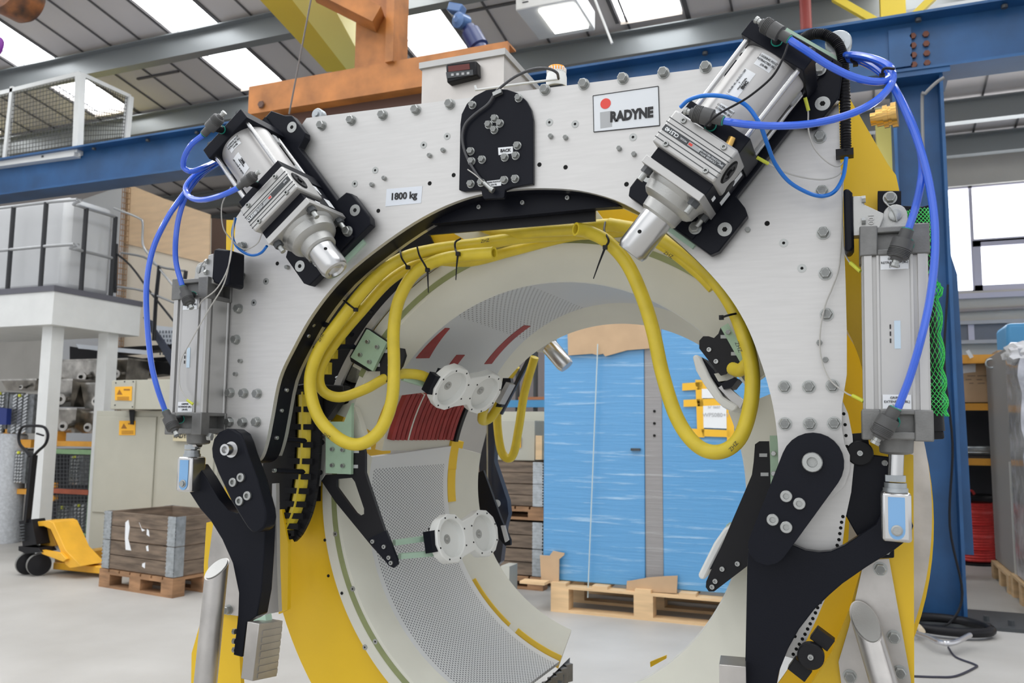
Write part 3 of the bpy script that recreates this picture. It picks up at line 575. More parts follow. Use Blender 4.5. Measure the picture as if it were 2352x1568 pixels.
# ================================================================== GRIPPER CYLINDERS
def gripper(lab, tl, bl, hw, Yc, knob_s, rodx, rod_end, s):
    """tl, bl: pixel centres of the tube's top and bottom on plane Yc"""
    T = W(*tl, Yc); Bt = W(*bl, Yc); ax = (T-Bt).normalized(); X = V((1, 0, 0)); X = (X-ax*X.dot(ax)).normalized(); N = V((0, -1, 0))
    t = thing('gripper_cylinder', lab, 'pneumatic cylinder', Bt)
    L = (T-Bt).length
    def P(a, x, n): return Bt+ax*a+X*x+N*n
    def bx(bm, a0, a1, x0, x1, n0, n1): return obox(bm, P((a0+a1)/2, (x0+x1)/2, (n0+n1)/2), (ax, X, N), (abs(a1-a0)/2, abs(x1-x0)/2, abs(n1-n0)/2))
    # profile tube with T-slots
    h = hw; k = h*.62; g = h*.07
    pr = []
    for q in range(4):
        c, s_ = [(1, 0), (0, 1), (-1, 0), (0, -1)][q]
        side = [(-h*.99, h*.93), (-h*.93, h), (-k-g, h), (-k-g, h*.86), (-k+g, h*.86), (-k+g, h*.985), (-h*.48, h*.985), (-h*.44, h*.95), (h*.44, h*.95), (h*.48, h*.985), (k-g, h*.985), (k-g, h*.86), (k+g, h*.86), (k+g, h), (h*.93, h)]
        pr += [(x*c-n*s_*-1 if 0 else x*c+n*s_, -x*s_+n*c) for x, n in side]
    bm = B(); rings(bm, [[P(0, x, n) for x, n in pr], [P(L, x, n) for x, n in pr]]); link('profile_tube', bm, ALU2, t, ang=20)
    for a0, a1, nm in ((L, L+.046, 'top_cover'), (-.046, 0, 'bottom_cover')):
        bm = B(); bx(bm, a0, a1, -h*.62, h*.62, -h*.9, h*.72)
        for i in (-1, 1):
            for j in (-1, 1): bx(bm, a0-.002*(a0 < 0), a1+.002*(a0 >= 0), i*h*.50, i*h*1.06, j*h*.50, j*h*1.06)
        bx(bm, a1-.010 if a0 > 0 else a0, a1 if a0 > 0 else a0+.012, -h*1.0, h*1.0, -h, h)
        bx(bm, a0 if a0 > 0 else a1-.008, a0+.010 if a0 > 0 else a1, -h*1.03, h*1.03, -h*1.02, h*1.02)
        link(nm, bm, ALUD, t, bevel=.002)
    bm = B(); lathe(bm, P(-.044, 0, 0), -ax, [(0, h*.55), (.022, h*.52), (.024, h*.48), (.026, h*.3)], 28); link('rod_bearing', bm, ALUD, t)
    R1 = W(*rod_end, Yc)
    link('piston_rod', cyl(B(), P(-.066, 0, 0), R1+ax*.062, .0115, seg=24), CHR, t)
    bm = B(); lathe(bm, R1+ax*.066, -ax, [(0, .017), (.010, .017)], 6); lathe(bm, R1+ax*.054, -ax, [(0, .0165), (.008, .0165), (.008, .0185), (.018, .0185), (.020, .0165)], 20); link('lock_nut', bm, GALV, t)
    cl = link('rod_clevis', obox(B(), R1+ax*.002, (ax, X, N), (.038, .0215, .022)), CHR, t, bevel=.005)
    # blue protective film on the clevis face
    film = [R1+N*.0225+X*x+ax*a for x, a in [(-.012, .033), (.012, .033)]+[(.012*math.cos(R_(q)), -.018+.014*math.sin(R_(q))) for q in range(0, -181, -20)]]
    link('clevis_film', prism(B(), film, N*.0006), mat('blue_film', (.2, .42, .72), .25, 0, coat=.5), cl, label='pale blue film on the clevis')
    bm = B(); lathe(bm, R1+N*.023-ax*.018, N, [(0, .0085), (.0015, .0085), (.002, .006), (.006, .006)], 20); link('clevis_pin', bm, STL, cl)
    # rear clevis, eye and pin
    lug = [P(L+.048, -.022*s, h*.25), P(L+.048, .024*s, h*.25), P(L+.066, .022*s, h*.25)]+[P(L+.072+.018*math.sin(R_(q)), .004*s+.018*s*math.cos(R_(q)), h*.25) for q in range(0, 181, 20)]
    l2 = link('rear_eye', prism(B(), lug, N*-.03), CAST, t, bevel=.002)
    bm = B(); lathe(bm, P(L+.072, .004*s, h*.25), N, [(0, .0105), (.004, .0105), (.005, .0085)], 24); link('eye_pin', bm, STL, l2)
    bm = tube(B(), [P(L+.094, -.012*s, h*.25+.006), P(L+.078, .0, h*.25+.007), P(L+.060, .006*s, h*.25+.006)], .0012, seg=6); link('split_pin', bm, STL, l2)
    return t, P, L
RGC, RGP, RGL = gripper('silver gripper cylinder standing right of the front plate', (2051, 598), (2057, 942), .0475, -.03, 1, 0, (2058, 1188), 1)
LGC, LGP, LGL = gripper('silver gripper cylinder standing left of the front plate', (471, 694), (459, 948), .0475, -.03, 1, 0, (439, 1090), -1)
fitting(W(2084,528,-.11), W(2058,598,-.11), .016, W(2082,562,-.078), par=RGC)
fitting(W(2056,938,-.11), W(2016,1006,-.11), .016, W(2050,968,-.078), par=RGC)
fitting(W(420,660,-.13), W(437,700,-.13), .0125, W(443,678,-.075), par=LGC)
fitting(W(381,945,-.13), W(402,990,-.13), .0135, W(414,962,-.075), par=LGC)
for P_, L_, s in ((RGP, RGL, 1), (LGP, LGL, -1)):
    par = RGC if s > 0 else LGC
    for a, ls in ((L_-.012, ('GRIPPER', 'RETRACTED (BL)', '(10-06)')), (.012, ('GRIPPER', 'EXTENDED (BL)', '(10-07)'))):
        link('tube_label', prism(B(), [P_(a+d, x, .0455) for d, x in ((.011,-.02),(.011,.02),(-.011,.02),(-.011,-.02))], (0, -.0005, 0)), PAPER, par)
        for i, q in enumerate(ls): text(q, P_(a+.006-i*.006, 0, .0463), .0052, INK, par)
    link('rating_label', prism(B(), [P_(L_*.48+d, x, .0455) for d, x in ((.022,-.002),(.022,.007),(-.022,.007),(-.022,-.002))], (0, -.0005, 0)), mat('pale_blue_label', (.55,.68,.78), .4), par)
    for k_ in range(3): link('print_mark', prism(B(), [P_(L_*.48+d, x, .0462) for d, x in ((.016-k_*.011,-.0085),(.016-k_*.011,-.0065),(.009-k_*.011,-.0065),(.009-k_*.011,-.0085))], (0, -.0004, 0)), INK, par)
# trunnion brackets
def trunnion(lab, blk, Yb, cast, bolts, s):
    t = thing('cylinder_bracket', lab, 'bracket', W(*blk[2], Yb))
    link('mounting_block', plate(B(), blk, Yb, .05), BLK, t, bevel=.004)
    link('clevis_casting', plate(B(), cast, Yb+.006, .026), CAST, t, bevel=.002)
    for x, y in bolts:
        bm = B(); p = W(x, y, Yb+.004); lathe(bm, p, (s, 0, 0), [(0, .006), (.006, .006)], 6); link('hex_bolt', bm, STL, t)
    return t
tb = trunnion('black block with cast clevis holding the right gripper cylinder', [(1937,434),(1948,432),(1958,442),(1962,566),(1955,577),(1940,576)], -.065, [(1958,450),(1979,450),(1981,452),(1986,470),(2030,490),(2030,498),(2018,530),(2016,536),(1981,532),(1979,540),(1958,541)], [(1979,458),(1979,508)], 1)
text('100', W(2000,503,-.0605), .012, ALU2, tb, right=(0,0,-1), up=(1,0,0), ext=.001)
trunnion('black block with cast clevis holding the left gripper cylinder', [(490,575),(500,570),(528,574),(526,652),(520,658),(492,650),(486,640)], -.075, [(478,585),(490,582),(490,650),(480,652),(474,640),(462,648),(452,630),(470,620),(476,600)], [(478,600),(476,625)], -1)
# ================================================================== GRIPPER ARMS
ARM = BLK
ra = thing('pipe_gripper', 'black cranked gripper arm with a rounded link on the right leg', 'gripper', W(1716,1568,-.03))
pts = [(2098,1208),(2092,1226),(2080,1243),(2055,1262),(1990,1302),(1935,1340),(1905,1366),(1870,1400),(1835,1445),(1810,1490),(1790,1540),(1782,1580),(1765,1760),(1703,1760),(1712,1500),(1716,1300),(1718,1262),(1800,1225),(1822,1252),(1850,1264),(1880,1268),(1908,1266),(1940,1252),(1980,1225),(2012,1204),(2018,1190),(2026,1178),(2040,1172),(2060,1170),(2080,1178),(2092,1190)]
link('arm_plate', plate(B(), pts, -.022, .024), ARM, ra, bevel=.002)
def stadium(c1, r1, c2, r2, n=14):
    a = math.atan2(c2[1]-c1[1], c2[0]-c1[0]); d = math.hypot(c2[0]-c1[0], c2[1]-c1[1]); b = math.acos((r1-r2)/d)
    return [(c1[0]+r1*math.cos(a+b+(2*math.pi-2*b)*i/n), c1[1]+r1*math.sin(a+b+(2*math.pi-2*b)*i/n)) for i in range(n+1)]+[(c2[0]+r2*math.cos(a-b+2*b*i/n), c2[1]+r2*math.sin(a-b+2*b*i/n)) for i in range(n+1)]
lk = link('link_plate', plate(B(), stadium((1866,1066), 73, (1764,1252), 46), -.062, .038), ARM, ra, bevel=.005, label='thick black link with rounded ends')
inst(CAPL, 'pivot_screw', lk, W(1866,1061,-.062))
for x, y in ((1806,1139),(1836,1156),(1775,1193),(1806,1210)): inst(CAPM, 'cap_screw', lk, W(x, y, -.062))
pd = link('grip_pad', obox(B(), W(1684,1560,-.03), ((1,.1,0),(0,0,1),(-.1,1,0)), (.021,.03,.03)), SST, ra, bevel=.001)
la = thing('pipe_gripper', 'black cranked gripper arm with a rounded link on the left leg', 'gripper', W(550,1510,-.02))
pts = [(425,1089),(430,1123),(459,1168),(483,1195),(510,1239),(534,1293),(548,1361),(546,1419),(536,1504),(556,1509),(566,1430),(590,1414),(600,1358),(606,1273),(609,1200),(600,1150),(560,1172),(544,1178),(524,1171),(503,1147),(473,1096),(452,1066),(436,1070)]
link('arm_plate', plate(B(), pts, -.024, .036), ARM, la, bevel=.002)
lk = link('link_plate', plate(B(), [(487,1050),(485,1030),(490,1008),(502,992),(520,984),(538,986),(552,996),(560,1014),(568,1040),(590,1100),(609,1170),(611,1190),(607,1212),(595,1222),(578,1222),(568,1212),(557,1195),(530,1150),(500,1085)], -.062, .036), ARM, la, bevel=.004, label='thick black link with rounded ends')
bm = B(); lathe(bm, W(535,1032,-.062), (0,-1,0), [(0,.017),(.006,.017),(.006,.012),(.026,.012),(.026,.0075),(.018,.006),(.018,.0001)], 24); link('pivot_screw', bm, CHR, lk)
for x, y in ((555,1096),(537,1107),(570,1138),(552,1150)): inst(CAPM, 'cap_screw', lk, W(x, y, -.062))
bm = B(); lathe(bm, W(487,1003,-.05), (-1,-.3,.1), [(0,.009),(.008,.009),(.010,.008)], 6); link('hex_bolt', bm, STL, la)
link('green_shim', plate(B(), [(582,1424),(609,1412),(612,1430),(585,1436)], -.03, .02), GRNP, la)
# ribbed pad
a, b, c_ = W(568,1427,-.07), W(595,1432,-.073), W(650,1425,-.004)
bt = W(580,1564,-.073)-b; 
zz = V((bt.x, 0, bt.z))
bm = prism(B(), [a, b, c_, a+(c_-b)], zz); gp = link('grip_pad', bm, SST, la, bevel=.0012, label='ribbed stainless gripping pad')
for i in range(7):
    t0 = .13+i*.125
    q0 = b+(c_-b)*.18+zz*t0; q1 = b+(c_-b)*.98+zz*(t0-.02); n = (c_-b).cross(zz).normalized()
    if n.dot(CAM-b) < 0: n = -n
    bm = B(); prism(bm, [q0, q1, q1+zz*.085, q0+zz*.085], n*.0016); link('pad_rib', bm, SST, gp)
for y in (1450, 1472, 1492):
    bm = B(); lathe(bm, W(541,y,-.02), (-1,0,0), [(0,.006),(.006,.006)], 6); link('hex_nut', bm, STL, la)
# ================================================================== ROLLER CUPS INSIDE THE BORE
def cupblock(lab, c1, c2, nrm, arms):
    c1, c2 = V(c1), V(c2); n = V(nrm).normalized(); e = (c2-c1).normalized(); f = n.cross(e).normalized(); n = e.cross(f)
    if n.dot(CAM-c1) < 0: n = -n
    d = (c2-c1).length; t = thing('roller_cup_pair', lab, 'support pad', c1)
    R = .058; out = []
    m = (c1+c2)/2
    half = [(-d/2+R*math.cos(R_(q)), R*math.sin(R_(q))) for q in range(38, 323, 30)]
    oth = [(d/2-x-d/2, -y) for x, y in half]
    oth = [(-x, -y) for x, y in half]
    o2 = [m+e*x+f*y for x, y in half+oth]
    bm = B(); ed = []
    for lp in [o2]+[[cc+(e*math.cos(2*math.pi*i/32)+f*math.sin(2*math.pi*i/32))*R*.76 for i in range(32)] for cc in (c1, c2)]:
        vs = [bm.verts.new(p+n*.004) for p in lp]; ed += [bm.edges.new((vs[i], vs[(i+1) % len(vs)])) for i in range(len(vs))]
    bmesh.ops.triangle_fill(bm, use_beauty=True, use_dissolve=False, edges=ed)
    r_ = bmesh.ops.extrude_face_region(bm, geom=bm.faces[:]); bmesh.ops.translate(bm, verts=[v for v in r_['geom'] if isinstance(v, bmesh.types.BMVert)], vec=-n*.026)
    body = link('cup_body', bm, WHT, t, bevel=.0025)
    for cc in (c1, c2):
        bm = B(); lathe(bm, cc-n*.018, n, [(0, R*.77), (.004, R*.77)], 32); cp = link('cup', bm, WHT, t, ang=30)
        bm = B(); lathe(bm, cc-n*.0136, n, [(0, .011), (.0006, .011), (.001, .006), (.005, .004)], 16); link('centre_screw', bm, CAST, cp)
        for q in range(20, 380, 45):
            o = B(); p = cc+n*.004+(e*math.cos(R_(q))+f*math.sin(R_(q)))*R*.88; lathe(o, p, n, [(0, .0022), (.0006, .0022)], 10); link('rim_screw', o, HOLE, cp)
    bm = obox(B(), m-n*.030, (e, f, n), (d/2+R*.6, R*.55, .007)); link('backing_bar', bm, BLK, t); link('end_block', obox(B(), c1-e*(R*1.02)-n*.014, (e, f, n), (.009, R*.42, .012)), BLK, t, bevel=.001)
    for a_ in arms: link('support_bar', bar(B(), a_[0], a_[1], .012, .012), GRNP, t)
    return t
nU = V((.80, -.28, -.50)); nL = V((.85, -.20, .18))
cupblock('pair of white octagonal roller cups high on the left of the bore', W(1037,892,.30), W(1112,903,.42), nU, [(W(925,868,.22), W(1000,890,.30))])
cupblock('pair of white octagonal roller cups low on the left of the bore', W(1037,1236,.30), W(1110,1224,.42), nL, [(W(905,1246,.19), W(985,1235,.28)), (W(918,1277,.19), W(1000,1270,.28))])
def cupside(lab, outline, Y, t_, extra):
    t = thing('roller_cup_pair', lab, 'support pad', W(*outline[0], Y))
    link('cup_body', plate(B(), outline, Y, t_), WHT, t, bevel=.004)
    for o, y, d, m in extra: link('backing_bar', plate(B(), o, y, d), m, t)
cupside('pair of white roller cups seen edge-on high on the right', [(1590,818),(1600,813),(1608,820),(1630,865),(1660,910),(1695,932),(1692,940),(1680,946),(1660,935),(1640,915),(1615,880),(1598,850)], .16, .26, [([(1612,820),(1640,850),(1668,900),(1650,884),(1622,848)], .18, .14, BLK), ([(1650,890),(1664,880),(1708,920),(1700,938),(1680,922)], .17, .03, ALU2), ([(1655,880),(1688,866),(1694,872),(1680,890),(1662,894)], .15, .08, BLK), ([(1640,858),(1690,850),(1682,872),(1650,876)], .17,.05,CRM)])
cupside('pair of white roller cups seen edge-on low on the right', [(1683,1206),(1664,1212),(1640,1246),(1618,1290),(1603,1320),(1607,1330),(1620,1330),(1635,1300),(1660,1250)], .16, .26, [([(1655,1258),(1676,1262),(1650,1300),(1630,1308)], .155, .05, BLK), ([(1668,1205),(1690,1215),(1665,1250),(1655,1255)], .2,.06,GRNP)])
# black brackets that carry the cups
def bracket(nm_lab, outline, Y, holes, bolts, greens=(), slots=(), extra=None):
    t = thing('pad_bracket', nm_lab, 'bracket', W(*outline[0], Y))
    bm = B()
    if holes:
        # plate with an opening: bridge the loops
        ed = []
        for lp in [outline]+holes:
            vs = [bm.verts.new(W(x, y, Y)) for x, y in lp]; ed += [bm.edges.new((vs[i], vs[(i+1) % len(vs)])) for i in range(len(vs))]
        bmesh.ops.triangle_fill(bm, use_beauty=True, use_dissolve=False, edges=ed)
        r = bmesh.ops.extrude_face_region(bm, geom=bm.faces[:]); bmesh.ops.translate(bm, verts=[v for v in r['geom'] if isinstance(v, bmesh.types.BMVert)], vec=(0, .010, 0))
    else: plate(bm, outline, Y, .010)
    b = link('bracket_plate', bm, BLKP, t)
    if extra: link('bracket_tip', plate(B(), extra, Y-.008, .008), BLK, t)
    for x, y in bolts: inst(CAPS, 'cap_screw', b, W(x, y, Y-(.008 if extra else 0)))
    for g in greens: link('insulating_block', plate(B(), g[0], Y-.012, .010), GRN, t); [inst(HEXS, 'hex_bolt', b, W(x, y, Y-.012)) for x, y in g[1]]
    for x, y, w_, h_ in slots: link('adjusting_slot', plate(B(), [(x-w_,y-h_),(x+w_,y-h_),(x+w_,y+h_),(x-w_,y+h_)], Y-.001, .002), GREYP, t)
bracket('black triangular bracket with an opening low on the left of the bore', [(738,1104),(748,1090),(800,1088),(805,1010),(832,1010),(838,1040),(838,1085),(846,1110),(882,1216),(910,1285),(912,1296),(904,1303),(894,1299),(852,1252),(770,1152)], .16,
    [[(772,1100),(808,1097),(815,1106),(836,1168),(836,1180),(826,1185),(816,1178),(772,1118)]], [(857,1243),(883,1255),(894,1280),(899,1292)], [([(748,1000),(758,968),(790,968),(808,925),(806,1089),(748,1086)], [(765,1031),(789,1033),(765,1068),(789,1069)])], [(815,1036,9,4),(813,1071,9,4)], extra=[(845,1237),(886,1218),(911,1283),(913,1296),(904,1304),(893,1299)])
bracket('black hooked bracket high on the left of the bore', [(840,752),(850,756),(888,782),(893,800),(912,798),(926,800),(930,816),(922,840),(905,862),(892,876),(880,878),(873,868),(873,852),(845,852),(806,830),(803,818)], .18, [], [(896,838)],
    [([(842,756),(888,787),(856,852),(805,820)], [(846,785),(868,797),(829,815),(850,831)])], [(883,806,6,4),(866,838,6,4)])
bracket('black hooked bracket high on the right of the bore', [(1655,752),(1662,748),(1705,790),(1724,850),(1700,840),(1685,830),(1676,840),(1668,858),(1655,862),(1645,850),(1606,800),(1606,782),(1615,772),(1628,772),(1640,776),(1650,766)], .15, [], [(1629,803),(1645,830)],
    [([(1655,752),(1672,742),(1725,838),(1710,850)], [(1673,763),(1725,782)])], [(1663,773,8,4),(1686,812,7,4)])
bracket('black long bracket low on the right of the bore', [(1734,1020),(1744,1013),(1766,1013),(1770,1090),(1770,1200),(1720,1240),(1716,1300),(1640,1358),(1628,1358),(1621,1348),(1622,1335),(1655,1258),(1710,1130),(1727,1090),(1731,1060)], .13, [], [(1694,1294),(1659,1306),(1643,1334),(1636,1347)],
    [([(1768,1000),(1786,1000),(1790,1100),(1770,1120)], [(1777,1041),(1777,1087)])], [(1753,1045,9,4),(1756,1089,9,4)])
bm = plate(B(), [(790,830),(830,852),(800,925),(788,930),(765,920)], .20, .01); link('slide_plate', bm, BLKP, machine)
for i in range(6): link('spring', cyl(B(), W(772,868+i*8,.195), W(786,862+i*8,.195), .004, seg=8), GALV, machine)
bm = plate(B(), [(815,935),(840,1010),(842,1032),(812,1010),(806,930)], .18, .02); link('jaw_horn', bm, CRM, machine)
# ================================================================== CABLE CHAIN
ch = thing('cable_drag_chain', 'black ladder-like drag chain with a yellow hose inside', 'cable chain', W(690,1230,.12))
cp = [(700,880),(700,960),(698,1040),(692,1110),(680,1170),(660,1215),(645,1232)]
P = smooth([W(x, y, .14) for x, y in cp], 4)
for s, nm in ((-1, 'chain_rail'), (1, 'chain_rail')):
    q = [p+V((s*.034, 0, 0)) for p in P]; bm = B()
    for a, b in zip(q, q[1:]): bar(bm, a, b, .010, .024)
    link(nm, bm, BLKP, ch)
for i in range(1, len(P)-1, 2):
    bm = obox(B(), P[i], ((1,0,.0),(0,1,0),(0,0,1)), (.034, .014, .0065)); link('chain_bar', bm, BLKP, ch)
tag(link('feed_hose', tube(B(), [p+V((.003,.004,0)) for p in P[1:]], .019, sm=False), YHO), 'yellow hose lying inside the black drag chain', 'hose')
tag(link('feed_hose', tube(B(), [p+V((-.0255,.008,0)) for p in P[1:]], .006, sm=False), YHO), 'thin yellow line beside the hose inside the drag chain', 'hose')
link('chain_back', plate(B(), [(645,880),(735,880),(732,1050),(722,1140),(700,1200),(665,1238),(648,1238),(640,1100)], .17, .005), BLKP, ch)
# ================================================================== YELLOW HOSES
def hose(lab, pts, r=.0138, hollow=True, m=YHO, nm='hose', cat='hose', group=None, seg=14, **k):
    return tag(link(nm, tube(B(), path(pts), r, seg=seg, hollow=hollow, **k), m), lab, cat, group)
h1 = hose('yellow hose looping down on the right, open end at the crown', [(1322,526,.05),(1350,532,.07),(1395,555,.09),(1440,605,.10),(1475,680,.10),(1500,760,.10),(1522,860,.10),(1555,960,.09),(1600,1022,.08),(1650,1038,.07),(1696,1010,.06),(1722,940,.06),(1728,860,.06),(1712,780,.06),(1680,700,.07),(1630,632,.08),(1560,575,.10),(1480,532,.12),(1400,515,.14)])
h2 = hose('yellow hose running over the crown with a big loop on the left, open end cut', [(1500,520,.19),(1400,532,.19),(1300,538,.17),(1200,545,.15),(1100,560,.13),(1000,573,.11),(920,595,.09),(850,650,.07),(782,735,.06),(730,810,.05),(712,880,.05),(730,955,.05),(780,1008,.06),(830,1019,.07),(875,985,.08),(900,920,.09),(905,840,.10),(904,760,.10),(916,690,.10),(950,630,.10),(1000,600,.10),(1060,587,.09),(1135,581,.08)])
h3 = hose('yellow hose behind the loop on the left, ending at the upper roller cups', [(1560,560,.2),(1440,530,.2),(1300,545,.2),(1180,575,.19),(1080,600,.17),(980,600,.14),(900,640,.12),(830,715,.11),(768,790,.10),(735,850,.09),(740,895,.10),(780,912,.12),(840,893,.15),(900,862,.2),(960,860,.24),(1002,878,.28)], r=.012, hollow=False)
h4 = hose('short yellow hose tucked up under the crown', [(1100,516,.19),(1160,535,.15),(1240,530,.13),(1320,526,.13),(1420,518,.14),(1520,560,.12),(1600,620,.10),(1640,660,.10)], r=.0135, hollow=False)
h5 = hose('short yellow stub hose on the upper right bracket', [(1682,846,.14),(1700,850,.12),(1722,830,.11)], r=.0125, hollow=False)
h6 = hose('yellow hose hanging in a narrow loop behind the bore', [(1228,820,.92),(1205,900,.95),(1192,980,.95),(1180,1040,.95),(1165,1052,.95),(1150,1030,.95),(1142,960,.95),(1150,900,.95),(1185,840,.92)], r=.0135, hollow=False)
h7 = hose('yellow hose end curling under the upper roller cups', [(1160,905,.6),(1130,955,.62),(1108,965,.6),(1112,935,.55)], r=.013, hollow=False)
for (x, y, Y, ang, o) in ((888,604,.085,-30,h2),(737,775,.038,-60,h2),(750,1001,.042,25,h2),(1114,553,.115,-5,h2),(1696,797,.045,70,h1),(1685,1025,.048,-50,h1),(1535,585,.093,35,h1)):
    a = R_(ang); text('ZHZ', W(x, y, Y-.004), .010, INK, o, right=(math.cos(a), 0, -math.sin(a)), ext=.0002)
# cable ties
def tie(lab, pts, tail=None):
    t = thing('cable_tie', lab, 'cable tie', W(*pts[0]))
    link('strap', tube(B(), path(pts), .0022, seg=6), BLKP, t)
    p = W(*pts[-1]); link('tie_head', obox(B(), p, ((1,0,0),(0,1,0),(0,0,1)), (.004,.004,.004)), BLKP, t)
    if tail: link('tail', tube(B(), path([pts[-1]]+tail), .002, seg=6, rf=lambda u: .0024-.0014*u), BLKP, t)
tie('black cable tie with a tail hanging from the hoses, nearest the crown label', [(1058,548,.10),(1046,556,.09),(1046,572,.085),(1052,583,.07)], [(1049,610,.07),(1047,643,.07)])
tie('black cable tie with a tail beside the grey flange screw', [(958,566,.07),(964,588,.06),(975,607,.06),(982,620,.07)], [(983,645,.07),(984,672,.07)])
tie('black cable tie without tail left of the other two', [(918,566,.09),(922,590,.07),(930,604,.07),(937,614,.08)])
tie('black cable tie round the hoses on the lower left bend', [(790,690,.06),(805,702,.04),(817,711,.05)])
tie('black cable tie with a long tail right of the open hose end', [(1390,510,.12),(1388,530,.09),(1398,552,.07),(1390,568,.07)], [(1376,604,.07),(1363,640,.07)])
tie('black cable tie round the hose on the right by the front plate', [(1690,720,.05),(1672,724,.035),(1657,729,.05)])
# ================================================================== BLUE AIR HOSES
bh = lambda lab, pts, r=.0058, m=BHO: hose(lab, pts, r, False, m, 'air_hose', 'air hose', seg=10, n=8)
bh('blue air hose looping from the top fitting of the left locking cylinder', [(466,310,-.2),(440,332,-.2),(424,360,-.19),(422,384,-.18),(440,393,-.17),(468,384,-.14),(497,370,-.08),(530,350,-.02)])
bh('blue air hose curving from the middle fitting of the left locking cylinder', [(548,431,-.2),(510,448,-.2),(465,459,-.19),(437,453,-.18),(426,434,-.17),(440,410,-.15),(470,388,-.12),(500,372,-.06)])
bh('blue air hose falling furthest left to the lower fitting of the left gripper cylinder', [(500,374,-.08),(460,400,-.12),(425,442,-.15),(385,500,-.17),(352,570,-.18),(337,650,-.18),(338,740,-.17),(347,830,-.16),(361,890,-.15),(379,942,-.13)])
bh('blue air hose falling to the upper fitting of the left gripper cylinder', [(505,372,-.06),(462,402,-.11),(432,440,-.14),(413,490,-.15),(404,545,-.15),(404,600,-.14),(418,655,-.13)])
bh('thin blue hose curling below the lock block of the left cylinder', [(541,500,-.06),(534,535,-.06),(540,560,-.06),(558,578,-.05),(580,586,-.05),(600,580,-.05),(613,565,-.06)], .003, BHT)
bh('blue air hose from the top fitting of the right locking cylinder', [(1814,92,-.19),(1850,115,-.19),(1900,148,-.18),(1950,173,-.17),(1995,186,-.16),(2030,186,-.15),(2048,170,-.14),(2040,150,-.13),(2000,133,-.1),(1960,126,-.06),(1935,127,0)])
bh('blue air hose sweeping right from the middle fitting of the right locking cylinder', [(1664,278,-.195),(1720,286,-.2),(1790,289,-.2),(1870,283,-.19),(1950,263,-.18),(2010,233,-.17),(2045,196,-.15),(2048,165,-.14),(2015,140,-.1),(1970,130,-.05),(1935,130,0)])
bh('blue air hose falling furthest right to the lower fitting of the right gripper cylinder', [(1935,132,0),(1975,135,-.06),(2020,158,-.1),(2050,195,-.12),(2080,255,-.13),(2110,330,-.13),(2132,410,-.13),(2146,500,-.13),(2147,590,-.13),(2135,690,-.13),(2115,780,-.13),(2090,865,-.12),(2063,936,-.11)])
bh('blue air hose falling to the upper fitting of the right gripper cylinder', [(1935,136,0),(1975,141,-.05),(2020,165,-.09),(2055,205,-.11),(2085,260,-.12),(2108,320,-.12),(2118,370,-.12),(2115,420,-.12),(2103,475,-.11),(2087,525,-.11)])
bh('thin blue hose looping from the lock block of the right cylinder to the black conduit', [(1563,246,-.18),(1585,228,-.19),(1625,219,-.2),(1675,224,-.2),(1715,243,-.19),(1745,285,-.18),(1762,330,-.15),(1780,375,-.1),(1810,415,-.07),(1850,440,-.05),(1885,450,-.04),(1915,441,-.04),(1936,408,-.03),(1944,362,-.02)], .0034, BHT)
for lab, pts in (('black cable tie binding the blue hoses at the top right corner', [(1960,126,-.06),(1955,138,-.055),(1965,146,-.05)]), ('black cable tie binding the blue hoses at their right bend', [(2054,158,-.15),(2030,158,-.16),(2026,176,-.15)])): tie(lab, pts)
bm = tube(B(), path([(1810,100,-.2),(1800,130,-.21),(1782,165,-.21),(1760,190,-.21),(1720,222,-.21),(1690,240,-.21),(1660,256,-.215),(1640,270,-.215),(1618,290,-.21)]), .0018, seg=8); tag(link('long_cable_tie', bm, BLKP), 'long black cable tie strap hanging across the right locking cylinder', 'cable tie')
# black corrugated conduit
cpts = [(1842,88,.03),(1870,78,0),(1900,82,-.01),(1925,102,-.015),(1936,135,-.015),(1939,180,-.015),(1941,240,-.015),(1942,300,-.015),(1943,352,-.015)]
bm = tube(B(), path(cpts), .0085, n=26, seg=14, rf=lambda u: .0085+.0011*math.sin(u*2*math.pi*72)); cdt = tag(link('corrugated_conduit', bm, BLKP), 'black corrugated conduit running down the right edge of the front plate', 'conduit')
tag(link('conduit_clip', obox(B(), W(1940,353,-.012), ((1,0,0),(0,1,0),(0,0,1)), (.014,.011,.006)), BLKP), 'black clip holding the lower end of the corrugated conduit', 'clip')
# grey sensor cables
def gw(lab, pts, tags=()):
    t = thing('sensor_cable', lab, 'cable', W(*pts[0])); link('cable', tube(B(), path(pts), .0014, seg=6, n=5), WIRE, t)
    for a, b in tags: link('marker_sleeve', cyl(B(), W(*a), W(*b), .003, seg=10), YTAG, t)
gw('grey cable from the upper switch of the right locking cylinder', [(1850,225,-.07),(1856,255,-.06),(1857,300,-.05),(1870,340,-.04),(1900,372,-.03),(1925,382,-.02),(1942,366,-.02)], [((1849,224,-.07),(1857,254,-.06))])
gw('grey cable from the lower switch of the right locking cylinder', [(1738,361,-.08),(1765,376,-.07),(1810,398,-.05),(1860,410,-.04),(1900,411,-.03),(1930,398,-.02),(1945,366,-.02)], [((1738,361,-.08),(1765,376,-.07))])
gw('grey cable looping down the right leg to the gripper cylinder', [(1943,360,-.02),(1936,420,-.015),(1934,520,-.015),(1928,610,-.015),(1912,660,-.015),(1896,700,-.02),(1884,760,-.02),(1886,820,-.015),(1905,870,-.02),(1940,900,-.03),(1960,910,-.05),(1983,919,-.06)], [((1958,908,-.05),(1984,921,-.06))])
gw('short grey cable by the right cylinder bracket', [(1935,520,-.02),(1938,570,-.02),(1950,600,-.04),(1975,623,-.06)], [((1953,603,-.05),(1976,623,-.06))])
gw('grey cable looping beside the left locking cylinder', [(530,430,-.15),(510,470,-.12),(512,520,-.1),(530,548,-.08),(560,572,-.06),(590,560,-.07),(602,535,-.09)])
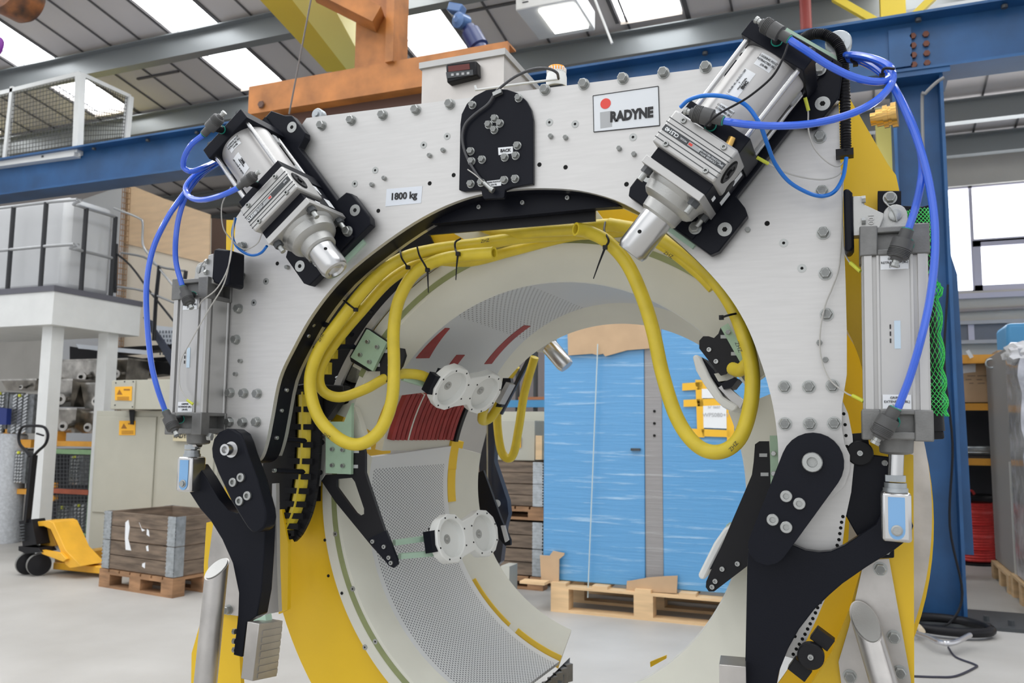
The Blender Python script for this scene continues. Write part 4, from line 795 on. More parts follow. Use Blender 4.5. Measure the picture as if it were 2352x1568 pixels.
gw('grey cable crossing the face of the left gripper cylinder', [(538,500,-.09),(530,580,-.1),(515,650,-.1),(480,710,-.09),(440,780,-.09),(415,830,-.09),(412,880,-.09),(422,905,-.09),(442,925,-.085)], [((430,918,-.088),(443,928,-.085))])
gw('grey cable from the upper switch of the left gripper cylinder', [(538,500,-.09),(528,600,-.11),(500,660,-.1),(465,690,-.09),(455,708,-.085)])
# green mesh sleeve over a black handle
t = thing('push_handle', 'black handle bar in a green mesh sleeve beside the right cylinder', 'handle', W(2135,1000,.05))
link('bar', tube(B(), path([(2108,492,.04),(2116,560,.04),(2125,700,.04),(2138,900,.04),(2145,990,.04)]), .0165, seg=16), BLKP, t)
link('lower_bracket', plate(B(), [(2068,985),(2168,988),(2170,1008),(2070,1012)], .03, .03), BLKP, t, bevel=.003)
m = bpy.data.materials.new('green_net'); m.use_nodes = True; nt = m.node_tree; b = nt.nodes['Principled BSDF']; b.inputs['Base Color'].default_value = (.05, .62, .12, 1); b.inputs['Roughness'].default_value = .4
MC['net'] = m
sl = B(); sp = smooth(path([(2112,484,.04),(2117,560,.04),(2126,700,.04),(2136,860,.04),(2144,955,.04)]), 30); nseg = 20
wav = lambda u: .0185+(.0052*abs(math.sin(u*26)) if u > .42 else .0005)+(.004 if .30 < u < .34 or .44 < u < .47 else 0)
for k in range(nseg):
    for sgn in (1, -1):
        pts = []
        for i, p in enumerate(sp[::1]):
            u = i/(len(sp)-1); a = 2*math.pi*k/nseg+sgn*u*9; pts.append(p+V((math.cos(a), math.sin(a), 0))*wav(u))
        rs = []
        for i in range(len(pts)-1):
            pass
        vs = []
        for i, p in enumerate(pts):
            dn = V((math.cos(2*math.pi*k/nseg+sgn*(i/(len(sp)-1))*9), math.sin(2*math.pi*k/nseg+sgn*(i/(len(sp)-1))*9), 0)); z = V((0, 0, .0008))
            vs.append((sl.verts.new(p+z), sl.verts.new(p-z), sl.verts.new(p-z+dn*.0009), sl.verts.new(p+z+dn*.0009)))
        for a_, b_ in zip(vs, vs[1:]):
            for j in range(4): sl.faces.new((a_[j], a_[(j+1) % 4], b_[(j+1) % 4], b_[j]))
link('net_sleeve', sl, m, t, label='bright green plastic net sleeve')
# ================================================================== ON TOP OF THE MACHINE
t = thing('display_enclosure', 'stainless steel box with a small digital display behind the plate top', 'enclosure', W(1080,230,.45))
f0, f1 = W(970,150,.45), W(1158,108,.45)
bm = box(B(), (f0.x, .45, 1.95), (f1.x, .85, f0.z)); link('case', bm, mat('satin_stainless', (.60,.57,.54), .42, .75, noise=.06, nscale=12), t)
bm = box(B(), (f0.x-.006, .442, f0.z-.012), (f1.x+.006, .858, f0.z+.005)); link('lid', bm, ALU2, t)
dm = link('display', plate(B(), [(1023,147),(1094,139),(1096,172),(1026,190)], .425, .03), BLKP, t, bevel=.004)
link('display_window', plate(B(), [(1029,152),(1078,146),(1079,159),(1030,165)], .424, .002), mat('dark_red_glass', (.12,.02,.015), .15), dm)
link('display_frame', plate(B(), [(1024,166),(1086,160),(1087,172),(1026,180)], .423, .002), DKGR, dm)
for i in range(4): link('button', plate(B(), [(1036+i*12,169-i*1.2),(1042+i*12,168.5-i*1.2),(1042+i*12,174-i*1.2),(1036+i*12,174.5-i*1.2)], .422, .002), GREYP, dm)
t = thing('beacon_light', 'small beacon with an orange lens on a white base', 'beacon', W(1278,182,.25))
p = W(1278,182,.25)
bm = B(); lathe(bm, p+V((0,0,-.02)), (0,0,1), [(0,.024),(.022,.024),(.036,.021)], 28); link('base', bm, WHT, t)
bm = B(); lathe(bm, p+V((0,0,.016)), (0,0,1), [(0,.021),(.006,.0215),(.012,.019),(.015,.012),(.016,.001)], 28); link('lens', bm, mat('orange_lens', (.9,.32,.03), .2, emit=.25), t)
bm = B()
for k in range(22):
    a = 2*math.pi*k/22; obox(bm, p+V((math.cos(a)*.0218, math.sin(a)*.0218, .018)), ((math.cos(a),math.sin(a),0),(-math.sin(a),math.cos(a),0),(0,0,1)), (.001,.0015,.005))
link('guard_teeth', bm, WHT, t)
tag(link('cable_hook', tube(B(), path([(1091,197,.2),(1093,203,.2),(1100,206,.2),(1180,195,.2),(1285,181,.22)]), .003, seg=8, n=3), WPNT), 'thin white rod with a hooked end lying on the plate top', 'rod')
# brass coupling on the right yellow frame
t = thing('hose_coupling', 'brass quick coupling on the yellow frame at right', 'coupling', W(2010,283,.14))
bm = B(); lathe(bm, W(2000,275,.13), (1,-.15,.05), [(0,.012),(.010,.012),(.010,.016),(.022,.016),(.022,.021),(.03,.021),(.03,.018),(.036,.018),(.036,.023),(.045,.023),(.045,.021)], 28); link('body', bm, BRASS, t)
# foot of the rear locking cylinder seen through the bore
t = thing('locking_cylinder', 'polished foot of a rear locking cylinder seen through the bore', 'pneumatic cylinder', W(1262,795,.88))
bm = B(); a = W(1262,795,.88); d = (W(1302,842,.88)-a); lathe(bm, a, d, [(0,.026),(d.length*.86,.026),(d.length,.022)], 28); link('locking_foot', bm, CHR, t)
bm = B(); lathe(bm, a-d*.5, d, [(0,.04),(d.length*.35,.04),(d.length*.5,.028)], 24); link('nose_casting', bm, CAST, t)
# rear gripper arms seen through the bore on the left
t = thing('rear_gripper_arm', 'black rear gripper arm and bracket seen past the left of the bore', 'arm', W(1130,1250,.95))
link('arm_plate', plate(B(), [(1125,950),(1138,960),(1135,1060),(1165,1150),(1168,1180),(1160,1210),(1150,1290),(1140,1300),(1120,1200),(1105,1150),(1100,1060),(1118,990)], .95, .03), mat('black_blue_steel', (.02,.03,.06), .35), t)
link('bracket_plate', plate(B(), [(1098,1085),(1110,1080),(1150,1190),(1172,1240),(1172,1252),(1160,1253),(1100,1180),(1092,1160)], .86, .012), BLK, t)
link('pin', cyl(B(), W(1141,1156,.94), W(1141,1156,.92), .012), STL, t)
link('strut', bar(B(), W(1228,800,.95), W(1150,950,.95), .012), mat('black_blue_steel', (.02,.03,.06)), t)
link('strut', bar(B(), W(1119,965,.93), W(1120,1120,.93), .004), GALV, t)
link('clip', obox(B(), W(1161,903,.55), ((.5,0,.87),(0,1,0),(-.87,0,.5)), (.03,.02,.006)), ALU2, t)
bm = plate(B(), [(1155,868),(1172,868),(1174,880),(1150,935),(1138,934),(1148,910)], .56, .02); link('clip_plate', bm, BLKP, t)
bm = plate(B(), [(1150,1207),(1158,1207),(1167,1240),(1160,1245)], .6, .01); link('clip', bm, ALU2, t)
# ================================================================== THE HALL
CONC = mat('concrete_floor', (.40, .385, .36), .55, 0, col2=(.50, .485, .46), nscale=1.3, bump=.05, bscale=30)
tag(link('floor', box(B(), (-20, -9, -.1), (9, 12, 0)), CONC, org=(0,0,0)), kind='structure')
WALL = mat('painted_block_wall', (.52, .50, .46), .7, 0, noise=.05, nscale=2)
YB = 9.2
wx0, wx1, wz0, wz1 = 1.02, 3.4, 2.79, 4.03
bm = B(); box(bm, (-20, YB, 0), (wx0, YB+.2, 4.7)); box(bm, (wx1, YB, 0), (9, YB+.2, 4.7)); box(bm, (wx0, YB, 0), (wx1, YB+.2, wz0)); box(bm, (wx0, YB, wz1), (wx1, YB+.2, 4.7))
tag(link('wall_back', bm, WALL, org=(0,YB,0)), kind='structure')
LITE = mat('daylight_pane', (.95, .98, 1), .5, emit=4)
wn = tag(link('window_1', box(B(), (wx0, YB+.12, wz0), (wx1, YB+.13, wz1)), LITE, org=(wx0,YB,wz0)), kind='structure')
FRM = mat('grey_window_frame', (.58, .56, .66), .5)
bm = B()
for x in (wx0, 1.37, 2.10, 2.8, wx1): box(bm, (x-.018, YB+.05, wz0), (x+.018, YB+.1, wz1))
for z in (wz0, wz1): box(bm, (wx0, YB+.05, z-.02), (wx1, YB+.1, z+.02))
box(bm, (1.37, YB+.04, 3.36), (2.10, YB+.1, 3.40)); box(bm, (1.37, YB+.04, wz0), (1.45, YB+.1, 3.38)); box(bm, (2.02, YB+.04, wz0), (2.10, YB+.1, 3.38)); box(bm, (1.37, YB+.04, wz0), (2.1, YB+.1, wz0+.07)); box(bm, (1.37, YB+.04, 3.31), (2.1, YB+.1, 3.38))
link('window_frame', bm, FRM, wn)
# ledge, conduits and louvre band under the window
tag(link('trim_1', box(B(), (.9, YB-.05, 2.70), (6, YB, 2.76)), FRM), kind='structure')
tag(link('trim_2', cyl(B(), (.9, YB-.05, 2.56), (6, YB-.05, 2.62), .02, seg=8), mat('dull_pipe', (.35,.31,.3), .5)), kind='structure')
tag(link('trim_3', box(B(), (.9, YB-.04, 2.22), (6, YB, 2.40)), mat('dark_louvre', (.16,.17,.20), .4)), kind='structure')
for z in (2.42, 2.20): tag(link('trim_4', box(B(), (.9, YB-.1, z-.02), (6, YB, z+.02)), mat('pale_trim', (.42,.42,.44), .5)), kind='structure')
for x in (1.3, 1.95, 2.6): tag(link('trim_5', box(B(), (x-.03, YB-.06, 2.22), (x+.03, YB, 2.40)), FRM), kind='structure')
# ceiling: sloping boards with seams, skylights and purlins
def rz(Y): return 6-.17*Y
SK = [-10.85, -8.6, -6.35, -4.07, -1.9, .35, 2.6, 4.85]
CEIL = mat('ceiling_board', (.62, .585, .58), .7, 0, noise=.03, nscale=1.2)
SKY = mat('skylight_sheet', (.96, .98, 1), .5, emit=8.0)
SEAM = mat('ceiling_seam', (.11, .105, .11), .6)
Y0, YE, Y1 = -4.0, 5.86, 9.35
bm = B()
def slab(bm, x0, x1, ya, yb, dz=0, t=.05):
    prism(bm, [(x0,ya,rz(ya)+dz),(x1,ya,rz(ya)+dz),(x1,yb,rz(yb)+dz),(x0,yb,rz(yb)+dz)], (0,0,t))
xs = [-20]+SK
slab(bm, -20, SK[0], Y0, YE)
for a, b in zip(SK, SK[1:]+[9.6]): slab(bm, a+.58, b, Y0, YE)
slab(bm, -20, 9.6, YE, Y1)
tag(link('ceiling', bm, CEIL, org=(0,0,5.8)), kind='structure')
for i, x in enumerate(SK[:-1]):
    # corrugated skylight sheet
    n = 24; bm = B(); rs = []
    for ya in (Y0, YE+.03):
        rs.append([V((x+.58*k/n, ya, rz(ya)+.05+.025*math.cos(k/n*2*math.pi*2.5))) for k in range(n+1)])
    rings(bm, rs, closed=False)
    sk = tag(link('window_%d' % (i+2), bm, SKY, org=(x,0,rz(0))), kind='structure')
    bm = B(); k_ = [V((x+.58*k/n, YE+.001, rz(YE)+.0+.035*(1-abs(((k/n*3) % 1)*2-1)))) for k in range(n+1)]
    rs = [[p, V((p.x, p.y, rz(YE)-.03))] for p in k_]; rings(bm, rs, closed=False); link('corrugated_end', bm, mat('corrugated_edge', (.5,.44,.38), .6), sk)
# seams
bm = B()
for j in range(len(SK)):
    for k in range(0, 5):
        x = SK[j]+.03+.58+k*.405 if k else SK[j]+.62
        w = .009 if k else .02
        if x > 9: continue
        prism(bm, [(x-w,Y0,rz(Y0)-.002),(x+w,Y0,rz(Y0)-.002),(x+w,Y1,rz(Y1)-.002),(x-w,Y1,rz(Y1)-.002)], (0,0,-.012))
    x = SK[j]-.03
    prism(bm, [(x-.018,Y0,rz(Y0)-.002),(x+.018,Y0,rz(Y0)-.002),(x+.018,YE,rz(YE)-.002),(x-.018,YE,rz(YE)-.002)], (0,0,-.012))
for x, a in ((-7.1, 5.35), (-3.0, 5.3)):
    box(bm, (x-.3, a, rz(a)-.02), (x+.3, a+.03, rz(a)-.004))
tag(link('trim_6', bm, SEAM, org=(0,0,5.8)), kind='structure')
PUR = mat('grey_purlin_paint', (.22, .235, .24), .35, .3)
for i, y in enumerate((-1.2, 1.2, 3.6, 4.82, 6.0, 8.0, 8.75)):
    bm = B(); z = rz(y)-.04
    box(bm, (-20, y-.015, z-.20), (9.4, y+.015, z)); box(bm, (-20, y-.09, z-.012), (9.4, y+.015, z)); box(bm, (-20, y-.015, z-.212), (9.4, y+.10, z-.2))
    tag(link('trim_%d' % (7+i), bm, PUR, org=(0,y,z)), kind='structure')
# ================================================================== CRANE STEELWORK
def ibeam(bm, p, q, h, w, tf=.018, tw=.014, up=(0, 0, 1)):
    p, q = V(p), V(q); u, v, n = frame(q-p, up); L = (q-p).length/2; c = (p+q)/2
    obox(bm, c, (u, v, n), (L, tw/2, h/2-tf)); obox(bm, c+n*(h/2-tf/2), (u, v, n), (L, w/2, tf/2)); obox(bm, c-n*(h/2-tf/2), (u, v, n), (L, w/2, tf/2)); return bm
t = thing('crane_rail_beam', 'long blue steel beam running behind the machine from left to right', 'beam', (-4, 4.5, 3.55))
bm = ibeam(B(), (-14, 4.5, 3.735), (6, 4.5, 3.735), .40, .26); link('beam', bm, BEAM, t)
for i, x in enumerate([-7.6, -6.9, -6.2, -5.6]+[-.9, -.2, .5, 1.0]):
    bm = B(); lathe(bm, (x, 4.42, 3.905), (0, 0, -1), [(0, .02), (.02, .02)], 8); link('flange_bolt', bm, DKGR, t)
t2 = link('splice_plate', box(B(), W(2040,70,4.47).to_tuple(), (W(2096,150,4.47)+V((0,.02,0))).to_tuple()), BEAM, t)
p0, p1 = W(2097,80,4.46), W(2130,142,4.46)
for i in range(2):
    for j in range(4):
        bm = B(); lathe(bm, (p0.x+(p1.x-p0.x)*i, 4.49, p0.z+(p1.z-p0.z)*j/3), (0,-1,0), [(0,.021),(.02,.021)], 6); link('splice_bolt', bm, mat('rusty_bolt', (.14,.05,.03), .7), t)
t = thing('crane_column', 'blue steel column right of the machine on a bolted base plate', 'column', (.5, 4.55, 0))
bm = B(); x0, x1 = .325, .63
box(bm, (x0, 4.42, .02), (x0+.02, 4.72, 3.5)); box(bm, (x1-.02, 4.42, .02), (x1, 4.72, 3.5)); box(bm, (x0, 4.56, .02), (x1, 4.575, 3.5)); link('shaft', bm, BEAM, t)
link('cap_plate', box(B(), (x0-.03, 4.38, 3.5), (x1+.04, 4.74, 3.535)), BEAM, t)
link('base_plate', box(B(), (x0-.1, 4.32, 0), (1.02, 4.85, .02)), DKGR, t)
for x, y in ((.74,4.5),(.86,4.42)): link('anchor_bolt', cyl(B(), (x,y,.02), (x,y,.05), .018, seg=6), DKGR, t)
link('side_stiffener', prism(B(), [(x1+.002,4.6,.4),(x1+.07,4.6,.4),(x1+.05,4.6,2.2),(x1+.002,4.6,2.4)], (0,.02,0)), BEAM, t)
tag(link('conduit_pipe', tube(B(), path([(2168,178,4.35),(2150,190,4.35),(2125,215,4.35),(2118,232,4.4),(2122,420,4.4)]), .011, seg=8, n=4), mat('conduit_grey', (.2,.2,.2), .5)), 'thin dark cable entering a grey conduit on the blue column', 'conduit')
tag(link('power_cable', tube(B(), [(.60,4.38,2.1),(.56,4.38,1.6),(.585,4.38,1.1),(.55,4.38,.6),(.60,4.36,.2),(.52,4.30,.03),(.42,4.25,.012),(.36,4.2,.012)], .008, seg=6), BLKP), 'thin black cable hanging down the blue column to the floor', 'cable')
t = thing('building_column', 'dark blue stanchion behind the right side of the blue column', 'column', (.8, 6.3, 0))
bm = B(); box(bm, (.66, 6.2, 0), (.80, 6.22, 2.03)); box(bm, (.66, 6.2, 0), (.675, 6.4, 2.03)); link('shaft', bm, mat('dark_blue_paint', (.02,.06,.16), .5), t)
link('cap', box(B(), (.64, 6.18, 2.03), (.83, 6.42, 2.05)), BEAM, t)
# yellow crane parts
t = thing('yellow_crane_beam', 'pale yellow box beam slanting down from the top edge to the orange beam', 'beam', W(780,150,4.4))
A0, A1 = RF(600,-40)+V((.25,-.9,-.28)), RF(800,165)+V((0,-.4,-.2))
p_ = [W(598,0,3.1), W(700,0,3.1), W(812,112,4.3), W(808,160,4.3), W(764,165,4.3)]
bm = B(); prism(bm, [W(560,-40,3.0), W(640,-40,3.0), W(800,165,4.4), W(750,165,4.4)], (.0, .03, .30)); link('underside', bm, mat('shaded_yellow_underside', (.68,.50,.04), .5), t)  # underside's shade put into a deeper copy of the web yellow
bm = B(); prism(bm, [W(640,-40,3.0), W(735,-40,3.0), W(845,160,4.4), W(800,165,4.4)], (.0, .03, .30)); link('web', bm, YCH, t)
t = thing('yellow_stanchion', 'yellow steel post with two diagonal braces above the blue beam at right', 'column', W(2050,50,5.2))
p = W(2050,0,5.2)
link('post', box(B(), (W(2022,0,5.2).x, 5.2, 3.94), (W(2080,0,5.2).x, 5.4, 5.0)), mat('crane_yellow', (.75,.56,.04), .5), t)
link('brace', bar(B(), W(1915,-5,5.1), W(2015,52,5.1), .05), mat('crane_yellow', (0,0,0)), t); link('brace', bar(B(), W(2150,-12,5.1), W(2085,50,5.1), .05), mat('crane_yellow', (0,0,0)), t)
tag(link('yellow_stanchion', box(B(), (W(2010,230,4.9).x, 4.9, 0), (W(2067,230,4.9).x, 5.05, 3.5)), YCH), 'yellow post seen between the blue column and the yellow side plate', 'column')
tag(link('drop_pipe', cyl(B(), (W(1850,70,5.4).x,5.4,4.98), W(1852,70,5.4), .045, seg=12), mat('red_oxide_pipe', (.33,.05,.04), .5)), 'dark red vertical pipe above the right locking cylinder', 'pipe')
tag(link('yellow_gantry', prism(B(), [(-12,5.5,4.2),(-7.4,5.5,4.2),(-7.4,5.5,4.47),(-11.7,5.5,4.47),(-11.7,5.5,4.9),(-12,5.5,4.9)], (0,.2,0)), YCH), 'yellow gantry beam seen through the wire mesh at far left', 'beam')
# orange lifting beam
t = thing('orange_lifting_beam', 'orange fabricated steel beam with an upright, over the machine', 'beam', (-3.2, 3.2, 3.4))
z1, z0 = 3.605, 3.42
ox0, ox1 = W(572,205,3.2).x, -1.95
bm = B(); box(bm, (ox0, 3.2, z0), (ox1, 3.23, z1)); box(bm, (ox0, 3.2, z1), (ox1, 3.34, z1+.012)); box(bm, (ox0, 3.2, z0-.012), (ox1, 3.36, z0)); link('beam', bm, ORG, t)
box_ = box(B(), (-3.10, 3.22, z1), (-2.80, 3.42, 5.0)); link('upright', box_, ORG, t)
link('upright_flange', box(B(), (-2.83, 3.17, z1), (-2.77, 3.24, 4.3)), ORG, t)
link('brace_arm', bar(B(), W(730,-25,3.0), W(870,45,3.15), .16, .12), ORG, t)
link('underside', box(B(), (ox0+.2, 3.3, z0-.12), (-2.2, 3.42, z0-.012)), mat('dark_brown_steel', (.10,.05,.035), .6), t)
bm = B(); lathe(bm, W(600,240,3.19), (0,-1,0), [(0,.03),(.01,.025)], 6); link('worn_mark', bm, mat('dark_brown_steel', (.1,.05,.035)), t)
t = thing('hoist_motor', 'blue valve-like motor standing on the orange beam', 'motor', W(1085,115,3.2))
a, b = W(1112,130,3.5), W(1062,40,3.5); link('motor_bracket', box(B(), (a.x-.12, 3.345, z1-.02), (a.x+.12, 3.6, z1+.012)), ORG, bpy.data.objects['orange_lifting_beam']); a = b+(a-b)*((b.z-z1-.014)/(b.z-a.z))
d = b-a
bm = B(); lathe(bm, a, d, [(0,.085),(.10,.08),(.11,.055),(.16,.055),(.17,.07),(.30,.068),(.31,.05),(.34,.05)], 20); link('body', bm, mat('deep_blue_enamel', (.015,.03,.12), .35), t)
bm = B(); lathe(bm, b-d*.12, (-.3,-1,-.1), [(0,.055),(.08,.055),(.085,.04),(.1,.02)], 16); link('cover', bm, mat('steel_blue_enamel', (.07,.15,.33), .3), t)
bm = obox(B(), b+V((-.03,-.03,.05)), ((1,0,-.35),(0,1,0),(.35,0,1)), (.055,.04,.03)); link('terminal_box', bm, mat('steel_blue_enamel', (0,0,0)), t, bevel=.008)
t = thing('crane_hook_block', 'orange and brown crane hook block cut by the top left corner', 'hook block', W(40,10,2.2))
c = W(38,-12,2.2); bm = B(); lathe(bm, c+V((0,-.12,0)), (0,1,0), [(0,.05),(.01,.14),(.05,.165),(.19,.165),(.23,.14),(.24,.05)], 36); link('sheave_housing', bm, mat('worn_orange_steel', (.30,.11,.035), .45, 0, col2=(.03,.018,.015), nscale=9), t)
tag(link('hook_tip', tube(B(), path([(-14,85,2.2),(2,95,2.2),(-4,118,2.2),(-16,120,2.2)]), .02), mat('purple_sling', (.2,.03,.3), .5)), 'purple sling end at the left edge', 'sling')
tag(link('sling_wire', cyl(B(), W(716,-10,1.2), W(664,262,1.2), .0035, seg=8), mat('steel_wire', (.15,.13,.12), .4, .5)), 'thin steel wire hanging from above at the left of the machine', 'wire')
tag(link('hanging_rod', cyl(B(), W(1365,-5,4.0), W(1406,100,4.0), .009, seg=8), WPNT), 'thin pale hanging rod right of the ceiling light', 'rod')
t = thing('ceiling_light', 'white louvred high bay light fitting hanging below the ceiling', 'ceiling light', W(1260,40,4.4))
lt = [W(1184,12,4.4), W(1320,-10,4.4), W(1338,-2,4.4)]
q = W(1184,14,4.4); 
bm = B(); box(bm, (q.x, 4.4, 4.49), (q.x+.50, 4.95, 4.66)); link('housing', bm, WPNT, t, bevel=.01)
link('lamp_glass', box(B(), (q.x+.18, 4.45, 4.47), (q.x+.47, 4.85, 4.495)), mat('lamp_glow', (1,.99,.93), .5, emit=5), t)
for i in range(4): link('vent_slot', box(B(), (q.x+.06, 4.395, 4.54+i*.025), (q.x+.11, 4.401, 4.548+i*.025)), DKGR, t)
bm = cyl(B(), (q.x+.25,4.65,4.66), (q.x+.25,4.65,5.25), .01, seg=6); link('hanger', bm, DKGR, t)
# ================================================================== LEFT: RAISED PLATFORM
PC = WX(125,655,0) if False else W(125, 655, 3.6)
px, pz = PC.x, PC.z; pb = W(118, 745, 3.6).z
# far end of the right face: where its ray meets X = px
FE = WX(325, 690, px); fy = FE.y
t = thing('raised_platform', 'white clad platform on square posts at the left', 'platform', (px, 3.6, 0))
link('fascia', box(B(), (px-4, 3.6, pb), (px, fy, pz-.04)), WPNT, t, bevel=.004)
link('deck', box(B(), (px-4, 3.59, pz-.05), (px+.01, fy+.01, pz)), mat('dark_deck_board', (.10,.10,.12), .5), t)
for x, y in ((px-.16, 3.75), (px-.12, fy-.25)): link('post', box(B(), (x-.06, y-.06, 0), (x+.06, y+.06, pb)), WPNT, t)
# mesh panels and their frame above the blue beam
MESH = mat('dark_wire_mesh', (.05,.05,.05), .5, .3)
t = thing('mesh_guard', 'white steel guard rail frame with wire mesh standing above the blue beam', 'railing', W(185,360,4.45))
def frm2(a, b, r=.03): link('frame_member', bar(B(), a, b, r*2), WPNT, t)
Yg = 4.45
G = {k: W(*v, Yg) for k, v in dict(a=(-10,218), b=(185,170), c=(30,200), d=(12,372), e=(178,352), f=(-10,378)).items()}
frm2(G['a'], G['b'], .022); frm2(G['b'], G['e'], .035); frm2(G['c'], G['d'], .022); frm2(G['f'], G['e'], .04)
h0, h1 = WX(298,222,G['b'].x), WX(288,330,G['b'].x)
frm2(G['b'], h0, .02); frm2(h0, h1, .03); frm2(G['e'], h1, .03)
def net(a, b, c, d, nu, nv, r, nm, m, par):
    bm = B()
    for i in range(nu+1): u = i/nu; cyl(bm, V(a).lerp(b, u), V(d).lerp(c, u), r, seg=4)
    for j in range(nv+1): v = j/nv; cyl(bm, V(a).lerp(d, v), V(b).lerp(c, v), r, seg=4)
    return link(nm, bm, m, par)
net(G['a'], G['b'], G['e'], G['f'], 26, 18, .0035, 'wire_mesh', MESH, t); net(G['b'], h0, h1, G['e'], 20, 14, .0035, 'wire_mesh', MESH, t)
# tall pale tank in a cage on the platform
t = thing('caged_tank', 'pale grey box tank standing on the white platform', 'tank', (px-.4, 3.8, pz))
ty1 = WX(258, 600, px-.12).y
link('tank_body', box(B(), (px-3.4, 3.78, pz), (px-.12, ty1, W(129,452,3.78).z)), mat('translucent_plastic', (.52,.53,.54), .3, 0, noise=.05, nscale=1.5), t, bevel=.06)
for k in range(0):
    link('tank_rib', box(B(), (px-3.4, 3.765, pz+.1+k*.16), (px-.10, 3.78, pz+.12+k*.16)), mat('translucent_plastic', (0,0,0)), t)
# guard rail of the platform and stair
RAIL = mat('galvanised_tube', (.42,.43,.44), .35, .6)
BPOST = mat('black_rail_post', (.012,.013,.016), .4)
t = thing('platform_railing', 'black posted handrail with grey tubes round the platform and down the stair', 'railing', (px, 3.65, pz))
xr = px-.02
zt, zm = W(129, 462, 3.62).z, W(129, 563, 3.62).z
for pxl in (18, 93): 
    p = W(pxl, 655, 3.62); link('post', cyl(B(), (p.x, 3.62, pz), (p.x, 3.62, zt-.0), .02, seg=8), BPOST, t)
ys = []
for pxl in (186, 255):
    p = WX(pxl, 665, xr); ys.append(p.y); link('post', cyl(B(), (xr, p.y, pz-.05), (xr, p.y, zt), .02, seg=8), BPOST, t)
ye = WX(300, 620, xr).y
link('rail', tube(B(), [(px-4,3.62,zt),(px-.15,3.62,zt),(xr,3.75,zt),(xr,ys[0],zt),(xr,ys[1],zt)], .015, seg=8, n=4), RAIL, t)
link('rail', tube(B(), [(px-4,3.62,zm),(px-.15,3.62,zm),(xr,3.75,zm),(xr,ys[0],zm),(xr,ys[1],zm)], .015, seg=8, n=4), RAIL, t)
t = thing('stair_railing', 'thin handrail sloping down the stair in front of the plywood boards', 'railing', W(365,780,5.4))
Ys = 5.2
for pts in ([(262,478),(318,500),(328,515),(328,560),(345,590),(405,665)], [(262,578),(300,610),(345,670),(405,745)], [(270,658),(330,668),(400,695)], [(278,580),(330,590),(366,612),(425,622)]):
    link('rail', tube(B(), [W(x, y, Ys) for x, y in pts], .012, seg=8, n=3), RAIL if pts[0][1] in (478,) or pts[-1][1] in (695,622) else BPOST, t)
for a, b in (((366,610),(358,690)),((358,690),(353,782)),((427,622),(424,645)),((267,560),(264,672))): link('post', cyl(B(), W(*a,Ys), W(*b,Ys), .02, seg=8), BPOST, t)
t = thing('steel_stair', 'dark steel stair with white perforated risers behind the platform', 'stair', W(370,860,5.3))
link('stringer', plate(B(), [(328,728),(345,760),(400,855),(400,820),(352,752),(345,735)], 5.25, .03), mat('dark_blue_grey', (.05,.06,.09), .5), t)
link('stringer', plate(B(), [(160,795),(400,835),(400,862),(300,850),(160,830)], 5.5, .03), BLKP, t)
for i in range(3): link('tread', plate(B(), [(225+i*15,800+i*28),(400,790+i*28),(400,800+i*28),(240+i*15,815+i*28)], 5.6+.1*i, .2), BLKP, t)
PERF = [((352,745),(400,752),(400,822),(385,815))]
bm = plate(B(), [(340,745),(404,752),(404,835),(385,822),(345,760)], 5.7, .02); pf = link('perforated_riser', bm, mat('pale_perforated_sheet', (.8,.85,.92), .5), t)
for r in range(6):
    for c in range(6):
        x, y = 360+c*7+r*1.5, 762+r*10
        if x < 401: link('slot', plate(B(), [(x-1.3,y-3),(x+1.3,y-3),(x+1.3,y+3),(x-1.3,y+3)], 5.69, .005), mat('slot_grey', (.16,.18,.22), .7), pf)
bm = plate(B(), [(175,790),(345,805),(345,815),(180,800)], 5.4, .02); link('perforated_landing', bm, mat('pale_perforated_sheet', (0,0,0)), t)
# plywood boards and pale wall behind the stair
PARTN = thing('board_partition', 'board partition behind the stair, orange plywood above and cream below', 'partition', (W(380,700,6.4).x, 6.4, 0))
tag(link('plywood_partition', plate(B(), [(283,426),(300,425),(375,455),(482,492),(480,606),(283,558)], 6.38, .019), PLY, PARTN, label='orange-brown plywood sheet'))
link('lower_board', prism(B(), [W(276,440,6.4), W(482,500,6.4), V((W(485,960,6.4).x,6.4,0)), V((W(276,700,6.4).x,6.4,0))], (0,.03,0)), mat('pale_board', (.82,.74,.62), .6), PARTN, label='pale cream board')
o = tag(link('tall_grey_panel', prism(B(), [W(160,468,6.3), W(285,425,6.3), V((W(285,700,6.3).x,6.3,0)), V((W(160,700,6.3).x,6.3,0))], (0,.03,0)), mat('grey_panel', (.45,.46,.48), .5)), 'tall light grey panel behind the caged tank', 'cabinet')  # one thin upright panel without a cabinet body
t = thing('wire_mesh_strip', 'narrow strip of rusty wire mesh beside the grey panel', 'mesh', W(285,600,6.1)); net(W(282,428,6.1), W(300,432,6.1), V((W(296,680,6.1).x,6.1,0)), V((W(270,680,6.1).x,6.1,0)), 4, 60, .006, 'mesh', mat('rusty_wire', (.35,.2,.1), .6), t)
tag(link('dark_store', prism(B(), [W(478,500,7), W(535,505,7), V((W(535,620,7).x,7,0)), V((W(478,610,7).x,7,0))], (0,.1,0)), mat('far_shelf_brown', (.2,.13,.1), .7)), 'brown stored panels in the dark gap left of the machine', 'panel')
